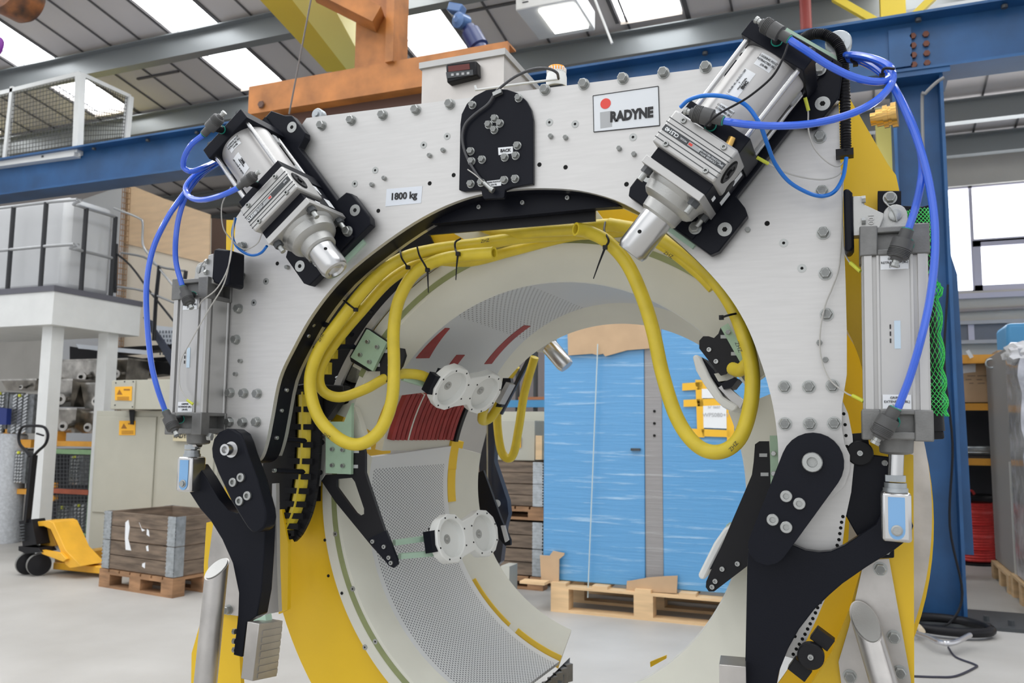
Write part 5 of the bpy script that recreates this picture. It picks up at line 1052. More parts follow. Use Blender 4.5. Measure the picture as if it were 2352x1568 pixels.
# ================================================================== LEFT: RACKING AND FLOOR ITEMS
# stainless hoppers in two tiers
def hopper(lab, tl, br, Y, flip=1, rot=0):
    a, b = W(*tl, Y), W(*br, Y); x0, x1, z1, z0 = a.x, b.x, a.z, b.z; w = x1-x0; h = z1-z0; D = .35
    t = thing('steel_hopper', lab, 'hopper', ((x0+x1)/2, Y+.15, z0), 'shiny steel hoppers stacked on the orange rack')
    top = [V((x0,Y,z1)), V((x1,Y,z1)), V((x1,Y+D,z1)), V((x0,Y+D,z1))]
    bot = [V((x0+w*.12,Y+.03,z0+h*.15)), V((x1-w*.12,Y+.03,z0+h*.15)), V((x1-w*.12,Y+D-.03,z0+h*.15)), V((x0+w*.12,Y+D-.03,z0+h*.15))]
    link('body', rings(B(), [bot, top]), STAIN, t)
    link('rim', box(B(), (x0-.02,Y-.015,z1-.012), (x1+.02,Y+D,z1+.006)), STAIN, t)
    c = V((x0+w*(.66 if flip > 0 else .3), Y, z0+h*.38)); r = min(w, h)*.17
    bm = B(); lathe(bm, c+V((0,.05,0)), (.25,-1,0), [(0,r*.5),(.09,r*.5),(.09,r),(.105,r),(.105,r*.4),(.06,r*.38)], 24); link('outlet_flange', bm, STAIN, t)
    bm = B(); lathe(bm, c+V((.012,-.056,0)), (.25,-1,0), [(0,r*.36),(.001,r*.36)], 16); link('outlet_bore', bm, HOLE, t)
    return t
hp_ = [((118,828),(232,890),'the big uppermost one under the platform'),((235,825),(290,880),'the upper right one behind the pale post'),((112,872),(162,945),'middle tier, next to the left post'),((185,880),(248,948),'middle tier, centre'),((110,938),(172,1004),'bottom tier, left'),((178,945),(222,1004),'bottom tier, half hidden by the beige cabinet'),((2,872),(82,900),'the flat brown one at far left')]
for i, (a, b, l) in enumerate(hp_): hopper('shiny steel hopper, '+l, a, b, [4.9,5.1,4.6,4.7,4.5,4.6,4.75][i])
Yr = 4.45
def rk(p, q, d, m, par, nm='shelf_beam'):
    a, b = W(*p, Yr), W(*q, Yr); return link(nm, box(B(), (a.x, Yr, b.z), (b.x, Yr+d, a.z)), m, par)
t = thing('pallet_rack', 'orange beamed pallet rack holding the steel hoppers', 'rack', W(130,1250,Yr))
rk((0,1008),(70,1028),.1,RACKO,t); rk((112,1012),(222,1026),.1,RACKO,t); rk((112,990),(130,1025),.1,RACKO,t,'upright_clip'); rk((8,985),(18,1028),.1,RACKO,t,'upright_clip')
rk((0,1120),(60,1135),.1,RACKO,t)
t = thing('green_mesh_box', 'green steel pallet cage with grey mesh sides under the orange shelf', 'cage', W(150,1250,4.3))
Yc = 4.3
def gb(p, q, m, nm, par=t):
    a, b = W(*p, Yc), W(*q, Yc); return link(nm, box(B(), (a.x, Yc, b.z), (b.x, Yc+.05, a.z)), m, par)
gb((88,1030),(218,1044),RACKG,'top_rail'); gb((85,1030),(100,1200),RACKG,'corner_post'); gb((208,1044),(218,1225),RACKG,'corner_post'); gb((100,1218),(218,1232),RACKG,'bottom_rail')
gb((95,1120),(215,1137),RUST,'middle_rail'); gb((104,1108),(122,1120),RACKO,'clip'); gb((104,1137),(122,1150),RACKO,'clip')
net(W(100,1044,4.31), W(210,1044,4.31), W(210,1218,4.31), W(98,1218,4.31), 14, 20, .004, 'wire_mesh', DKGR, t)
tag(link('cage_shade_board', prism(B(), [W(60,1030,4.75), W(215,1030,4.75), V((W(215,1225,4.75).x,4.75,0)), V((W(60,1225,4.75).x,4.75,0))], (0,.02,0)), mat('dark_shadow_board', (.03,.03,.035), .8)), 'dark board standing in for shade behind the green cage', 'board')  # near-black board put in for the shade behind the cage
def gearbox(lab, p, q, Y):
    a, b = W(*p, Y), W(*q, Y); t = thing('finned_radiator', lab, 'radiator', ((a.x+b.x)/2, Y, b.z), 'finned grey radiator blocks with yellow caps')
    link('block', box(B(), (a.x, Y, b.z), (b.x, Y+.2, a.z)), mat('grey_casting', (.20,.21,.22), .45, .4, noise=.3, nscale=30), t, bevel=.006)
    w = b.x-a.x; h = a.z-b.z; n = max(4, int(h/.03))
    for i in range(3):
        for k in range(n):
            link('fin', obox(B(), (a.x+w*(.3+i*.22), Y-.008, b.z+h*(k+.5)/n), ((1,0,.5),(0,1,0),(-.5,0,1)), (w*.08,.01,h/n*.28)), mat('bright_casting', (.5,.51,.52), .3, .7), t)
    bm = B(); lathe(bm, (a.x+w*.5, Y-.01, a.z-.015), (0,-1,0), [(0,.016),(.02,.014)], 10); link('cap', bm, mat('lime_cap', (.75,.78,.05), .4), t)
for l, p, q, Y in (('finned radiator block on the orange shelf, left of the pale post',(22,905),(72,995),4.4),('finned radiator block at the left edge on the orange shelf',(-10,900),(12,995),4.45),('finned radiator block hanging high in the cage',(160,1046),(186,1115),4.45),('finned radiator block low in the cage, left of two',(130,1160),(162,1222),4.42),('finned radiator block low in the cage, right of two',(166,1155),(200,1222),4.42),('finned radiator block behind the pallet truck handle',(34,1035),(56,1110),4.4)): gearbox(l, p, q, Y)
tag(link('blue_label_box', plate(B(), [(-8,935),(16,938),(14,975),(-8,975)], 4.3, .05), mat('navy_box', (.01,.03,.2), .5)), 'small dark blue box at the left edge', 'box')
# bubble wrap roll
bm = B(); c = F(12,1245); lathe(bm, (c.x, c.y, 0), (0,0,1), [(0,.13),(.02,.135),(1.05,.135),(1.07,.12),(1.07,.03),(1.0,.03)], 28); tag(link('wrap_roll', bm, mat('bubble_wrap', (.55,.57,.6), .25, 0, noise=.12, nscale=40, bump=.6, bscale=50)), 'upright roll of silvery bubble wrap at the left edge', 'roll')
tag(link('floor_lamp_tube', cyl(B(), W(57,1250,4.2), W(90,1010,4.2), .02, seg=10), WPNT), 'white leaning tube beside the green cage', 'tube')
# pallet truck
t = thing('pallet_truck', 'yellow hand pallet truck with black handle and twin wheels', 'pallet truck', F(72,1322))
wc = F(74,1324)
PT = mat('pallet_truck_yellow', (.80,.42,.03), .4, noise=.08)
wy = wc.y; wz = .085
for dx, lab in ((0, 0), (-.12, 1)):
    bm = B(); lathe(bm, (wc.x+dx, wy+.05, wz), (.85,-.5,0), [(-.025,.05),(-.025,.082),(.025,.082),(.025,.05),(.03,.02)], 28); link('steer_wheel', bm, BLKP, t)
    bm = B(); lathe(bm, (wc.x+dx, wy+.05, wz), (.85,-.5,0), [(-.024,.086),(.024,.086)], 28); link('tyre', bm, mat('grey_tyre', (.2,.2,.19), .6), t)
Yp = wy
def pl(pts, Y, d, m, nm): return link(nm, plate(B(), pts, Y, d), m, t, bevel=.003)
pl([(43,1196),(72,1192),(84,1250),(52,1255)], Yp, .12, BLKP, 'pump_body')
for i in range(6): link('pump_spring', cyl(B(), W(46,1206+i*7,Yp-.02), W(56,1205+i*7,Yp-.02), .006, seg=8), DKGR, t)
pl([(42,1254),(88,1258),(95,1268),(60,1272),(42,1264)], Yp, .14, BLKP, 'axle_yoke')
pl([(72,1198),(113,1196),(122,1200),(150,1262),(186,1300),(160,1304),(150,1296),(132,1250),(116,1215),(100,1208),(78,1208)], Yp+.05, .22, PT, 'mast')
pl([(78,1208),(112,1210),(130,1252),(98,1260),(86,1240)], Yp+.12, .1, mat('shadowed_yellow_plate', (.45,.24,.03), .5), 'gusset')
pl([(93,1262),(140,1270),(152,1284),(145,1290),(96,1272)], Yp+.02, .03, PT, 'link_arm')
for a, b in (((105,1300),(165,1318)),):
    p0 = F(160,1322); p1 = F(270,1296)
k0 = F(162,1318); 
bm = B(); box(bm, (k0.x-.16, k0.y-.03, .03), (k0.x+.45, k0.y+.13, .085)); link('fork', bm, PT, t, bevel=.006)
bm = B(); box(bm, (k0.x-.16, k0.y+.35, .03), (k0.x+.45, k0.y+.50, .085)); link('fork', bm, PT, t, bevel=.006)
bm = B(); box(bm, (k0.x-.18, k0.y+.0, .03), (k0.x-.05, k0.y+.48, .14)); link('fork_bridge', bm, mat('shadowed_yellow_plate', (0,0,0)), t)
link('tow_arm', bar(B(), W(62,1200,Yp), W(78,1045,Yp), .045, .03), BLKP, t)
link('handle', tube(B(), path([(68,1048,Yp),(60,1035,Yp),(46,1020,Yp),(43,1000,Yp),(50,982,Yp),(65,978,Yp),(90,978,Yp),(104,983,Yp),(110,1000,Yp),(104,1020,Yp),(88,1035,Yp),(76,1048,Yp)]), .011, seg=8, n=4), BLKP, t)
link('release_lever', bar(B(), W(84,995,Yp), W(100,1000,Yp), .012), BLKP, t)
# electrical cabinets
ENC = CAB
CABT = t = thing('electrical_cabinet', 'tall beige electrical cabinet with a hazard label behind the wooden crate', 'cabinet', F(205,1287))
Yk = 3.95; a = W(205,1287,Yk); cx0 = W(222,945,Yk).x; cx1 = cx0+1.35; zt = W(222,943,Yk).z
link('body', box(B(), (cx0, Yk, 0), (cx1, Yk+.45, zt)), ENC, t, bevel=.004)
dxs = W(358,1100,Yk).x
for x0_, x1_ in ((cx0+.03, dxs-.02), (dxs+.02, cx1-.03)): link('door', box(B(), (x0_, Yk-.015, W(300,1180,Yk).z), (x1_, Yk, zt-.05)), ENC, t, bevel=.004)
def warn(px4, Y, par):
    o = link('warning_label', plate(B(), px4, Y, .003), mat('orange_label', (.85,.43,.02), .5), par); x0_, y0_ = px4[0]
    cx_ = x0_+8
    link('hazard_symbol', plate(B(), [(x0_+10,y0_+6),(x0_+17,y0_+18),(x0_+4,y0_+18)], Y-.002, .002), mat('brown_ink', (.3,.12,.01), .5), o)
    for i in range(3): link('print_line', plate(B(), [(x0_+5,y0_+23+i*3),(x0_+32,y0_+23+i*3),(x0_+32,y0_+24.3+i*3),(x0_+5,y0_+24.3+i*3)], Y-.002, .002), mat('brown_ink', (0,0,0)), o)
    link('heading_line', plate(B(), [(x0_+20,y0_+5),(x0_+34,y0_+5),(x0_+34,y0_+8.5),(x0_+20,y0_+8.5)], Y-.002, .002), mat('brown_ink', (0,0,0)), o)
warn([(274,966),(311,966),(310,999),(273,999)], Yk-.02, t)
link('strap', plate(B(), [(296,938),(309,940),(306,975),(299,974)], Yk-.03, .006), BLKP, t)
t = thing('control_box', 'beige box with a hazard label standing on the tall beige cabinet', 'enclosure', W(300,945,3.8))
bx0 = W(259,900,3.8).x; bx1 = W(500,900,3.8).x
link('body', box(B(), (bx0, 3.8, zt+.008), (bx1, 4.25, W(262,873,3.8).z)), ENC, t, bevel=.004)
link('end_panel', box(B(), (bx0, 3.785, zt+.010), (W(312,900,3.8).x, 3.8, W(262,873,3.8).z-.004)), ENC, t, bevel=.003)
for x, y in ((266,879),(306,876),(264,930),(304,934),(286,876)): link('screw', cyl(B(), W(x,y,3.786), W(x,y,3.78), .006, seg=8), DKGR, t)
warn([(264,888),(303,887),(302,920),(264,919)], 3.78, t)
lab_ = link('maker_label', plate(B(), [(398,985),(440,988),(438,1014),(397,1012)], 3.9, .01), mat('tan_label', (.62,.55,.36), .5), CABT)
text('RADYNE', W(420,1001,3.898), .05, INK, lab_, bold=.002); bm = B(); lathe(bm, W(408,986,3.895), (0,-1,0), [(0,.014),(.002,.014)], 16); link('red_dot', bm, REDP, lab_)
# wooden collar crate on a pallet
def collar(par, x0, y0, x1, y1, z0, z1, m=OLDW):
    w = .022
    for k in range(2):
        za, zb = z0+(z1-z0)*k/2+.003, z0+(z1-z0)*(k+1)/2-.003
        bm = B(); box(bm, (x0,y0,za), (x1,y0+w,zb)); box(bm, (x0,y1-w,za), (x1,y1,zb)); box(bm, (x0,y0,za), (x0+w,y1,zb)); box(bm, (x1-w,y0,za), (x1,y1,zb)); link('collar_board', bm, m, par)
    for cx_, cy_ in ((x0,y0),(x1,y0),(x1,y1),(x0,y1)):
        bm = B(); sx_ = 1 if cx_ == x0 else -1; sy_ = 1 if cy_ == y0 else -1
        box(bm, (cx_-sx_*.006,cy_-sy_*.006,z0), (cx_+sx_*.075,cy_,z1)); box(bm, (cx_-sx_*.006,cy_-sy_*.006,z0), (cx_,cy_+sy_*.075,z1))
        for k in range(8):
            zz_ = z0+(z1-z0)*(k+.5)/8; box(bm, (cx_-sx_*.009,cy_-sy_*.010,zz_-.004), (cx_+sx_*.075,cy_,zz_+.004))
        link('corner_hinge', bm, GALV, par)
def pallet(par, x0, y0, x1, y1, m, h=.13, z=0, nx=3):
    for i in range(nx):
        xx = x0+(x1-x0-.12)*i/(nx-1)
        for j in range(3): yy = y0+(y1-y0-.1)*j/2; link('block', box(B(), (xx,yy,z+.018), (xx+.12,yy+.1,z+h-.035)), m, par)
        
    for j in range(3):
        yy = y0+(y1-y0-.1)*j/2; link('bottom_board', box(B(), (x0,yy,z), (x1,yy+.1,z+.018)), m, par); 
    for j in range(3):
        yy = y0+(y1-y0-.1)*j/2; link('stringer_board', box(B(), (x0,yy,z+h-.035), (x1,yy+.1,z+h-.019)), m, par)
    n = 7
    for i in range(n): xx = x0+(x1-x0-.1)*i/(n-1); link('deck_board', box(B(), (xx,y0,z+h-.019), (xx+.1,y1,z+h)), m, par)
def rotgrp(t, c, deg):
    for o in t.children_recursive if hasattr(t,'children_recursive') else []: pass
    t.rotation_euler = (0, 0, R_(deg))
q = F(395,1374)
t = thing('wooden_pallet', 'brown pallet under the wooden collar crate in front of the beige cabinet', 'pallet', (q.x, q.y, 0))
pallet(t, q.x-.80, q.y, q.x, q.y+.6, PALW); t.rotation_euler = (0,0,R_(-8))
t = thing('collar_crate', 'weathered two-tier wooden collar crate with galvanised corner hinges', 'crate', (q.x, q.y, 0))
for k in range(2): collar(t, q.x-.78, q.y+.01, q.x-.01, q.y+.58, .135+k*.205, .335+k*.205)
for pts in ([(-.55,.47),(-.52,.49),(-.50,.44),(-.51,.36),(-.47,.28),(-.53,.28),(-.545,.36)], [(-.40,.48),(-.37,.44),(-.33,.43),(-.36,.42)], [(-.31,.44),(-.29,.43),(-.28,.39),(-.31,.40)], [(-.31,.32),(-.29,.33),(-.28,.29),(-.30,.29)], [(-.34,.20),(-.31,.21),(-.31,.17),(-.34,.18)]):
    link('torn_label', prism(B(), [(q.x+x, q.y+.008, z) for x, z in pts], (0,.002,0)), PAPER, t)
t.rotation_euler = (0,0,R_(-8))
# ================================================================== THROUGH THE BORE
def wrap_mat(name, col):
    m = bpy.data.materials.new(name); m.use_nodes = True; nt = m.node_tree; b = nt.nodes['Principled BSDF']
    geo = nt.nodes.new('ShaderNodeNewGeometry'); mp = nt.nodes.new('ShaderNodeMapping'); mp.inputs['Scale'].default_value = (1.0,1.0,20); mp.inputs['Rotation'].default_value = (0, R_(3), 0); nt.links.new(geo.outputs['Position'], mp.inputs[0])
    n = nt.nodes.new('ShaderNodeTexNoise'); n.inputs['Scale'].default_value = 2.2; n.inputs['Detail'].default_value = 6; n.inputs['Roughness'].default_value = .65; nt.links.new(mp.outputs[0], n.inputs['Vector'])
    cr = nt.nodes.new('ShaderNodeValToRGB'); cr.color_ramp.elements[0].position = .57; cr.color_ramp.elements[1].position = .72; cr.color_ramp.elements[0].color = (*col, 1); cr.color_ramp.elements[1].color = (.36,.56,.76,1) if col[2] > .4 else (.42,.42,.42,1)  # whitened film folds and wrap highlights, both painted in as pale streaks
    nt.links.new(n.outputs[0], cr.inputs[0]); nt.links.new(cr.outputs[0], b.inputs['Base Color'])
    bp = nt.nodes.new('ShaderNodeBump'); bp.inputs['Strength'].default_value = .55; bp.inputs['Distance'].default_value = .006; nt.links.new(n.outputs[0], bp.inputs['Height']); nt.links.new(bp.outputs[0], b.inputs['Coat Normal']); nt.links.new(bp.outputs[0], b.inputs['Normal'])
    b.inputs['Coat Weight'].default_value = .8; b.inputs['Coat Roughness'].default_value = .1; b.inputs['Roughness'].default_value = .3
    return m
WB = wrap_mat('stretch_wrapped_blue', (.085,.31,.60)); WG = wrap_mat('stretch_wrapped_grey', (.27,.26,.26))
ax0, ax1, bx1_ = W(1249,1000,3.8).x, W(1480,1000,3.8).x, W(1521,1000,3.8).x
zb = .185
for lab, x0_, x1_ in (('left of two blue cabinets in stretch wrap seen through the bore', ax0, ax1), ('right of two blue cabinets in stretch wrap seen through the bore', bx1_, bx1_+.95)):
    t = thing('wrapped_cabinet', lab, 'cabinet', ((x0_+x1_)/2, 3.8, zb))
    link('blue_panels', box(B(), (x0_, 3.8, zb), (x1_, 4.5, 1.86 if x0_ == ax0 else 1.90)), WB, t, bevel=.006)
    if x0_ == ax0:
        for yy in (1032,): link('door_knob', obox(B(), W(1460,1032,3.79), ((1,0,0),(0,1,0),(0,0,1)), (.03,.012,.008)), DKGR, t)
t = thing('grey_filler_panel', 'grey stretch-wrapped panel strip between the two blue cabinets', 'panel', (ax1, 3.82, zb))
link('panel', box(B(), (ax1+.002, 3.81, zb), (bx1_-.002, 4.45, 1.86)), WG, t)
for x, y in ((1503,944),(1503,972),(1503,1000)): link('lifting_hole', cyl(B(), W(x,y,3.812), W(x,y,3.805), .009, seg=12), HOLE, t)
zz0 = W(1500,780,3.7)
tag(link('cardboard_sheet', plate(B(), [(1303,752),(1400,740),(1490,745),(1491,800),(1440,804),(1412,812),(1390,818),(1385,812),(1370,815),(1360,812),(1305,816)], 3.77, .012), CARD), 'cardboard sheet over the top of the left blue cabinet', 'cardboard')
tag(link('cardboard_piece', plate(B(), [(1262,1276),(1270,1265),(1296,1270),(1295,1275),(1284,1284),(1283,1345),(1243,1333),(1240,1275)], 3.76, .012), CARD), 'torn cardboard corner pad at the foot of the left blue cabinet', 'cardboard')
tag(link('cardboard_piece', plate(B(), [(1450,1333),(1490,1326),(1530,1323),(1556,1322),(1554,1362),(1438,1356),(1440,1334)], 3.76, .012), CARD), 'torn cardboard pad at the foot of the grey strip', 'cardboard')
tag(link('packing_strap', cyl(B(), W(1373,790,3.75), W(1350,1372,3.75), .004, seg=6), mat('clear_strap', (.5,.6,.62), .3)), 'thin pale strap running down the left blue cabinet', 'strap')
t = thing('taped_documents', 'two white sheets held with yellow tape on the right blue cabinet', 'document', W(1640,980,3.78))
TAPE = mat('yellow_tape', (.85,.48,.03), .35)
Yt = 3.785
for pts in ([(1567,880),(1625,876),(1625,893),(1567,897)],[(1570,918),(1700,912),(1700,930),(1570,934)],[(1562,983),(1685,988),(1684,1004),(1560,1000)],[(1597,872),(1613,872),(1618,1004),(1602,1004)],[(1668,925),(1684,925),(1688,1025),(1670,1025)]): link('tape', plate(B(), pts, Yt, .003), TAPE, t)
link('sheet', plate(B(), [(1612,893),(1660,891),(1660,914),(1612,914)], Yt-.003, .002), PAPER, t)
s_ = link('sheet', plate(B(), [(1615,932),(1668,930),(1669,984),(1616,982)], Yt-.003, .002), PAPER, t); text('WPS080+1', W(1644,953,Yt-.005), .035, GREYP, s_); text('N° 0607', W(1640,935,Yt-.005), .022, GREYP, s_)
q0 = F(1222,1398)
t = thing('pine_pallet', 'new pine pallet under the blue wrapped cabinets', 'pallet', (-1.3, 3.75, 0))
pallet(t, W(1265,1390,3.72).x, 3.72, W(1265,1390,3.72).x+1.75, 4.5, PINE, h=.183, nx=4)
tag(link('loose_board', obox(B(), W(1228,1336,3.68), ((1,.0,.0),(0,1,0),(0,0,1)), (.085,.05,.008)), PINE), 'short pale board lying across the left end of the pine pallet', 'board')
# crates left of the cabinets
for k, (z0_, lab) in enumerate(((0, 'lower wooden collar crate stack left of the blue cabinets'), (.50, 'upper wooden collar crate stack left of the blue cabinets'))):
    x1_ = W(1240,1200,4.35).x; t = thing('collar_crate', lab, 'crate', (x1_, 4.35, z0_))
    for j in range(2): collar(t, x1_-.75, 4.35, x1_+.02, 4.9, z0_+.10+j*(.195 if k == 0 else .163), z0_+.29+j*(.195 if k == 0 else .163)-(.03 if k else 0))
    t = thing('wooden_pallet', 'pallet under the '+lab, 'pallet', (x1_, 4.35, z0_)); pallet(t, x1_-.76, 4.34, x1_+.03, 4.9, PALW, h=.095, z=z0_)
t = thing('beige_cabinet', 'beige enclosure on top of the crates seen through the bore', 'enclosure', W(1180,1055,4.4))
link('body', box(B(), (W(1130,1050,4.38).x, 4.38, W(1180,1057,4.38).z), (W(1228,1050,4.38).x, 4.8, W(1180,965,4.38).z)), CAB, t, bevel=.004)
link('orange_label', plate(B(), [(1190,1003),(1197,1003),(1196,1028),(1189,1028)], 4.37, .003), mat('orange_label', (0,0,0)), t)
tag(link('beige_box', box(B(), (W(1150,990,4.9).x,4.9,0), (W(1250,945,4.9)+V((0,.3,0))).to_tuple()), mat('light_beige', (.58,.57,.47), .5)), 'light beige box behind the beige enclosure', 'box')
tag(link('pine_block', box(B(), W(1230,1055,4.3).to_tuple(), (W(1245,1000,4.3)+V((0,.1,0))).to_tuple()), PINE), 'upright pine block beside the left blue cabinet', 'block')
t = thing('warehouse_rack', 'blue beamed rack with slotted grey posts far behind the bore', 'rack', W(1200,1300,6.6))
link('shelf_beam', box(B(), W(1150,935,6.6).to_tuple(), (W(1300,918,6.6)+V((0,.06,0))).to_tuple()), mat('light_blue_beam', (.08,.32,.6), .5), t)
link('shelf_board', box(B(), W(1190,918,6.6).to_tuple(), (W(1260,911,6.6)+V((0,.5,0))).to_tuple()), mat('rust_board', (.45,.18,.08), .6), t)
for x in (1180, 1222): 
    a = W(x,1290,6.65); b = W(x+9,790,6.65); link('upright', box(B(), (a.x,6.65,0), (b.x,6.72,b.z)), DKGR, t)
tag(link('stored_goods', box(B(), (W(1140,940,7.4).x,7.4,0), (W(1260,770,7.4)+V((0,.3,0))).to_tuple()), mat('mauve_grey', (.26,.23,.23), .6)), 'grey stored panel on the far rack above the blue beam', 'panel')
tag(link('paper_bundle', box(B(), (W(1150,1308,3.9).x,3.9,0), (W(1170,1300,3.9).x,4.05,W(1163,1300,3.9).z)), mat('dirty_white_paper', (.5,.5,.45), .6)), 'bundle of pale paper by the rear lip at the floor crates', 'paper')
# ================================================================== RIGHT: RACK, REEL, WRAPPED CABINET, FLOOR ITEMS
t = thing('pallet_rack', 'orange beamed storage rack behind the blue column at right', 'rack', (1.1, 6.6, 0))
for y0_, y1_ in ((815,835),(926,942),(1052,1067)):
    a, b = W(2180,y1_,6.6), W(2420,y0_,6.6); link('shelf_beam', box(B(), (a.x,6.6,a.z), (a.x+1.9,6.65,W(2205,y0_,6.6).z)), RACKO, t)
    link('shelf_deck', box(B(), (a.x,6.65,a.z+.03), (a.x+1.9,7.5,a.z+.06)), mat('dark_deck', (.1,.07,.05), .7), t)
link('rack_shade_board', box(B(), (.7,7.55,0), (2.7,7.6,1.85)), mat('dark_shadow_board', (0,0,0)), t)  # same near-black colour, standing in for shade inside the rack
t = thing('cardboard_box', 'tan cardboard box with a white label on the upper orange shelf', 'box', W(2240,926,6.7))
a, b = W(2209,924,6.7), W(2275,833,6.7); link('carton', box(B(), (a.x,6.7,a.z), (b.x,7.2,b.z)), CARD, t, bevel=.004)
link('label', plate(B(), [(2211,838),(2241,834),(2241,854),(2211,857)], 6.695, .003), PAPER, t)
for i, (xa, xb) in enumerate(((2222,2240),(2245,2270),(2218,2231),(2243,2256),(2226,2236),(2246,2262))):
    y_ = 862+(i//2)*8.5; link('marker_line', plate(B(), [(xa,y_),(xb,y_-.4),(xb,y_+1.8),(xa,y_+2)], 6.697, .002), mat('faded_marker', (.28,.2,.14), .7), t)
tag(link('cardboard_box', box(B(), W(2292,835,6.9).to_tuple(), (W(2330,803,6.9)+V((0,.3,0))).to_tuple()), CARD), 'small tan carton beside the blue machine on the rack', 'box')
tag(link('paper_tag', obox(B(), W(2227,813,6.55), ((1,0,.5),(0,1,0),(-.5,0,1)), (.015,.004,.035)), PAPER), 'white paper tag dangling from the top orange shelf', 'tag')
tag(link('steel_coil', tube(B(), [V((1.05+.2*math.cos(a/4), 6.9+.15*math.sin(a/4), W(2240,1048,6.7).z+.02+a*.0006)) for a in range(100)], .012, seg=6, n=2), GALV), 'flat coil of grey cable on the middle shelf', 'coil')
t = thing('cable_reel', 'large reel of red cable under the orange rack', 'cable reel', F(2238,1290))
c = F(2238,1292); cz = W(2238,1140,c.y).z
bm = B(); pr = [(.03,.17)]+[(.03+i*.012,.165+.009*(i % 2)+.012*(i % 9 == 0)) for i in range(1,44)]; lathe(bm, (c.x,c.y,0), (0,0,1), pr, 28); link('red_cable', bm, mat('red_cable', (.62,.05,.045), .5, noise=.1, nscale=40), t)
for z in (0.0, cz): bm = B(); lathe(bm, (c.x,c.y,z), (0,0,1), [(0,.22),(.02,.22)], 32); link('reel_flange', bm, BLKP, t)
link('loose_end', tube(B(), path([(2214,1142,c.y-.1),(2220,1130,c.y-.1),(2232,1127,c.y-.1),(2238,1135,c.y-.1)]), .012, seg=8), mat('red_cable', (0,0,0)), t)
for i, (z, lab) in enumerate(((.08,'lowest grey cable coil beside the red reel'),(.2,'middle cable coil beside the red reel'),(.33,'top grey cable coil beside the red reel'))):
    bm = B(); n = 26
    rs = [[V((1.50+(.2+.045*math.cos(b_))*math.cos(a_), 7.5+(.2+.045*math.cos(b_))*math.sin(a_), z+.045*math.sin(b_))) for b_ in [2*math.pi*k/8 for k in range(8)]] for a_ in [2*math.pi*j/n for j in range(n+1)]]
    rings(bm, rs, cap0=False, cap1=False); tag(link('cable_coil', bm, GALV if i != 1 else DKGR), lab, 'coil', 'cable coils beside the reel')
t = thing('blue_machine', 'light blue machine housing above the rack at the right edge', 'machine', W(2330,780,7.6))
link('housing', box(B(), (W(2311,760,7.6).x,7.6,W(2311,810,7.6).z-.3), (W(2311,760,7.6).x+1.2,8.2,W(2330,741,7.6).z)), mat('light_blue_paint', (.09,.36,.68), .4), t, bevel=.04)
# grey cabinet in film on a pallet at the right edge
t = thing('grey_cabinet', 'grey steel cabinet with eye bolts on the right edge', 'cabinet', F(2310,1300))
Yw = 5.6; x0_ = W(2273,850,Yw).x; x0b = WX(2312,810,x0_)
GX = W(2318,1000,Yw).x; link('body', box(B(), (GX, Yw, .14), (GX+.6, Yw+.95, W(2312,800,Yw).z)), mat('mid_grey_paint', (.29,.285,.285), .5), t, bevel=.004)
link('edge_strip', box(B(), (W(2320,1100,Yw-.02).x, Yw-.02, .16), (W(2332,1100,Yw-.02).x, Yw, W(2320,1060,Yw).z)), WPNT, t)
for x, y, Y in ((2276,835,6.2),(2318,812,5.7)):
    p = W(x,y,Y); n = 20; rs = [[p+V(((.035+.009*math.cos(b_))*math.cos(a_), .009*math.sin(b_), (.035+.009*math.cos(b_))*math.sin(a_))) for b_ in [2*math.pi*k/8 for k in range(8)]] for a_ in [2*math.pi*j/n for j in range(n+1)]]
    link('eye_bolt', rings(B(), rs, cap0=False, cap1=False), GALV, t)
FILM = mat('crinkled_clear_film', (.42,.43,.48), .18, 0, noise=.45, nscale=7, bump=.9, bscale=14, coat=.6)
Yw2 = 5.0; bm = B(); xw = W(2349,1000,Yw2).x; zt_ = W(2335,800,Yw2).z
n, mrows = 16, 26; rs = []
for j in range(mrows+1):
    z = .17+(zt_-.17)*j/mrows
    rr = [V((xw+random.uniform(-.006,.006)+.02*math.sin(j*1.3)*.4, Yw2+random.uniform(-.01,.01), z)) if i == 0 else V((xw+.9*i/n, Yw2+random.uniform(-.012,.012), z)) for i in range(n+1)]
    rr += [V((xw+.9, Yw2+.5, z)), V((xw, Yw2+.5, z))]; rs.append(rr)
rings(bm, rs)
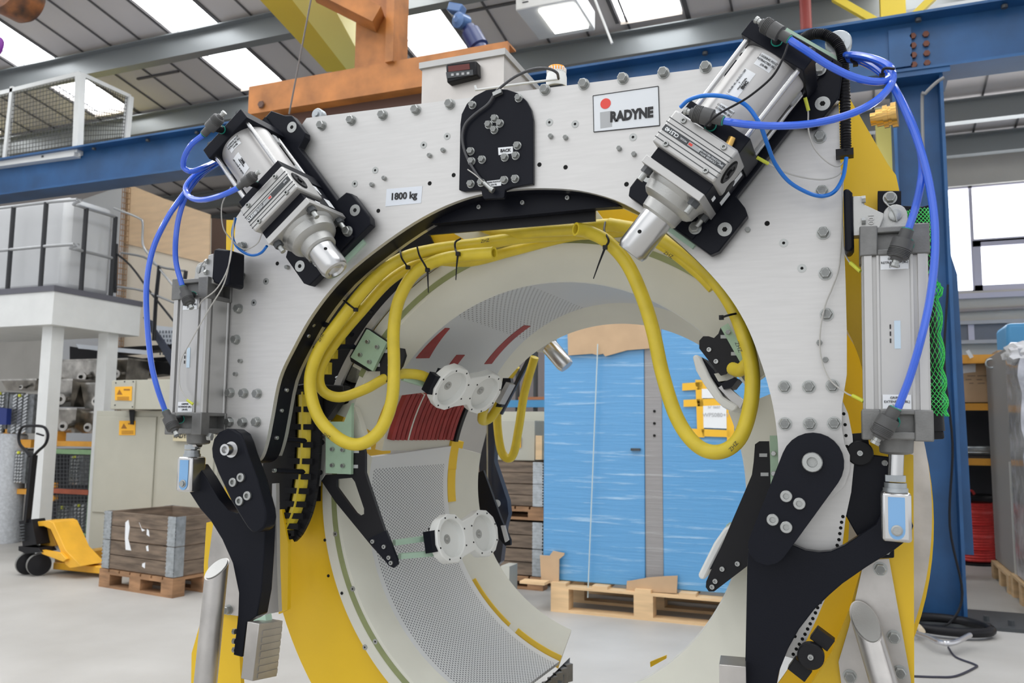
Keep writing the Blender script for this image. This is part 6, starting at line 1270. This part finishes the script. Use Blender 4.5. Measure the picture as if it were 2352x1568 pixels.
tag(link('wrapped_load', bm, FILM, ang=60), 'load bundled in crinkled clear film at the right edge', 'wrapped load')
bm = B(); bmesh.ops.create_icosphere(bm, subdivisions=3, radius=.11)
for v in bm.verts: v.co *= 1+random.uniform(-.18,.18); v.co.z *= .7
bmesh.ops.translate(bm, verts=bm.verts, vec=W(2345,812,Yw2+.1)); tag(link('film_bunch', bm, mat('white_film', (.72,.72,.75), .25, bump=.6, bscale=20)), 'bunched white film on top of the wrapped load at the right edge', 'film')
t = thing('pine_pallet', 'pine pallet under the film wrapped load at the right edge', 'pallet', F(2300,1400)); pallet(t, xw-.02, Yw2-.1, xw+1.2, Yw2+.65, PINE, h=.16)
t = thing('pine_pallet', 'pine pallet under the grey cabinet at the right', 'pallet', (GX, Yw+.1, 0)); pallet(t, GX-.04, Yw+.08, GX+1.0, Yw+.9, PINE, h=.135)
# black hose coil and cable on the floor
c = F(2180,1452); n = 40
pts = [V((c.x+.24*math.cos(a)-.02, c.y+.19*math.sin(a), .035+.012*math.sin(a*.5))) for a in [2*math.pi*k/20*.98 for k in range(21)]]
tag(link('hose_coil', tube(B(), pts, .026, seg=12, n=4), BLKP), 'thick black hose coiled on the floor right of the machine', 'hose')
tag(link('hose_coil', tube(B(), path([])if False else [F(2100,1452,.04),F(2130,1462,.05),F(2160,1475,.06),F(2190,1476,.06),F(2228,1458,.07)], .014, seg=10), mat('silver_conduit', (.6,.6,.62), .25, .8)), 'silver flexible end lying across the black hose coil', 'hose')
tag(link('cable_end', tube(B(), [F(2108,1437,.05),F(2118,1450,.05)], .018, seg=10, n=2), mat('tan_tape', (.62,.52,.38), .6)), 'tan taped end of the black hose', 'tape')
tag(link('floor_cable', tube(B(), [F(2178,1486,.006),F(2195,1508,.006),F(2238,1525,.006),F(2240,1532,.006),F(2195,1552,.006),F(2150,1554,.006),F(2095,1552,.006)], .005, seg=6), mat('thin_dark_cable', (.03,.03,.05), .5)), 'thin dark cable wandering over the floor below the hose coil', 'cable')
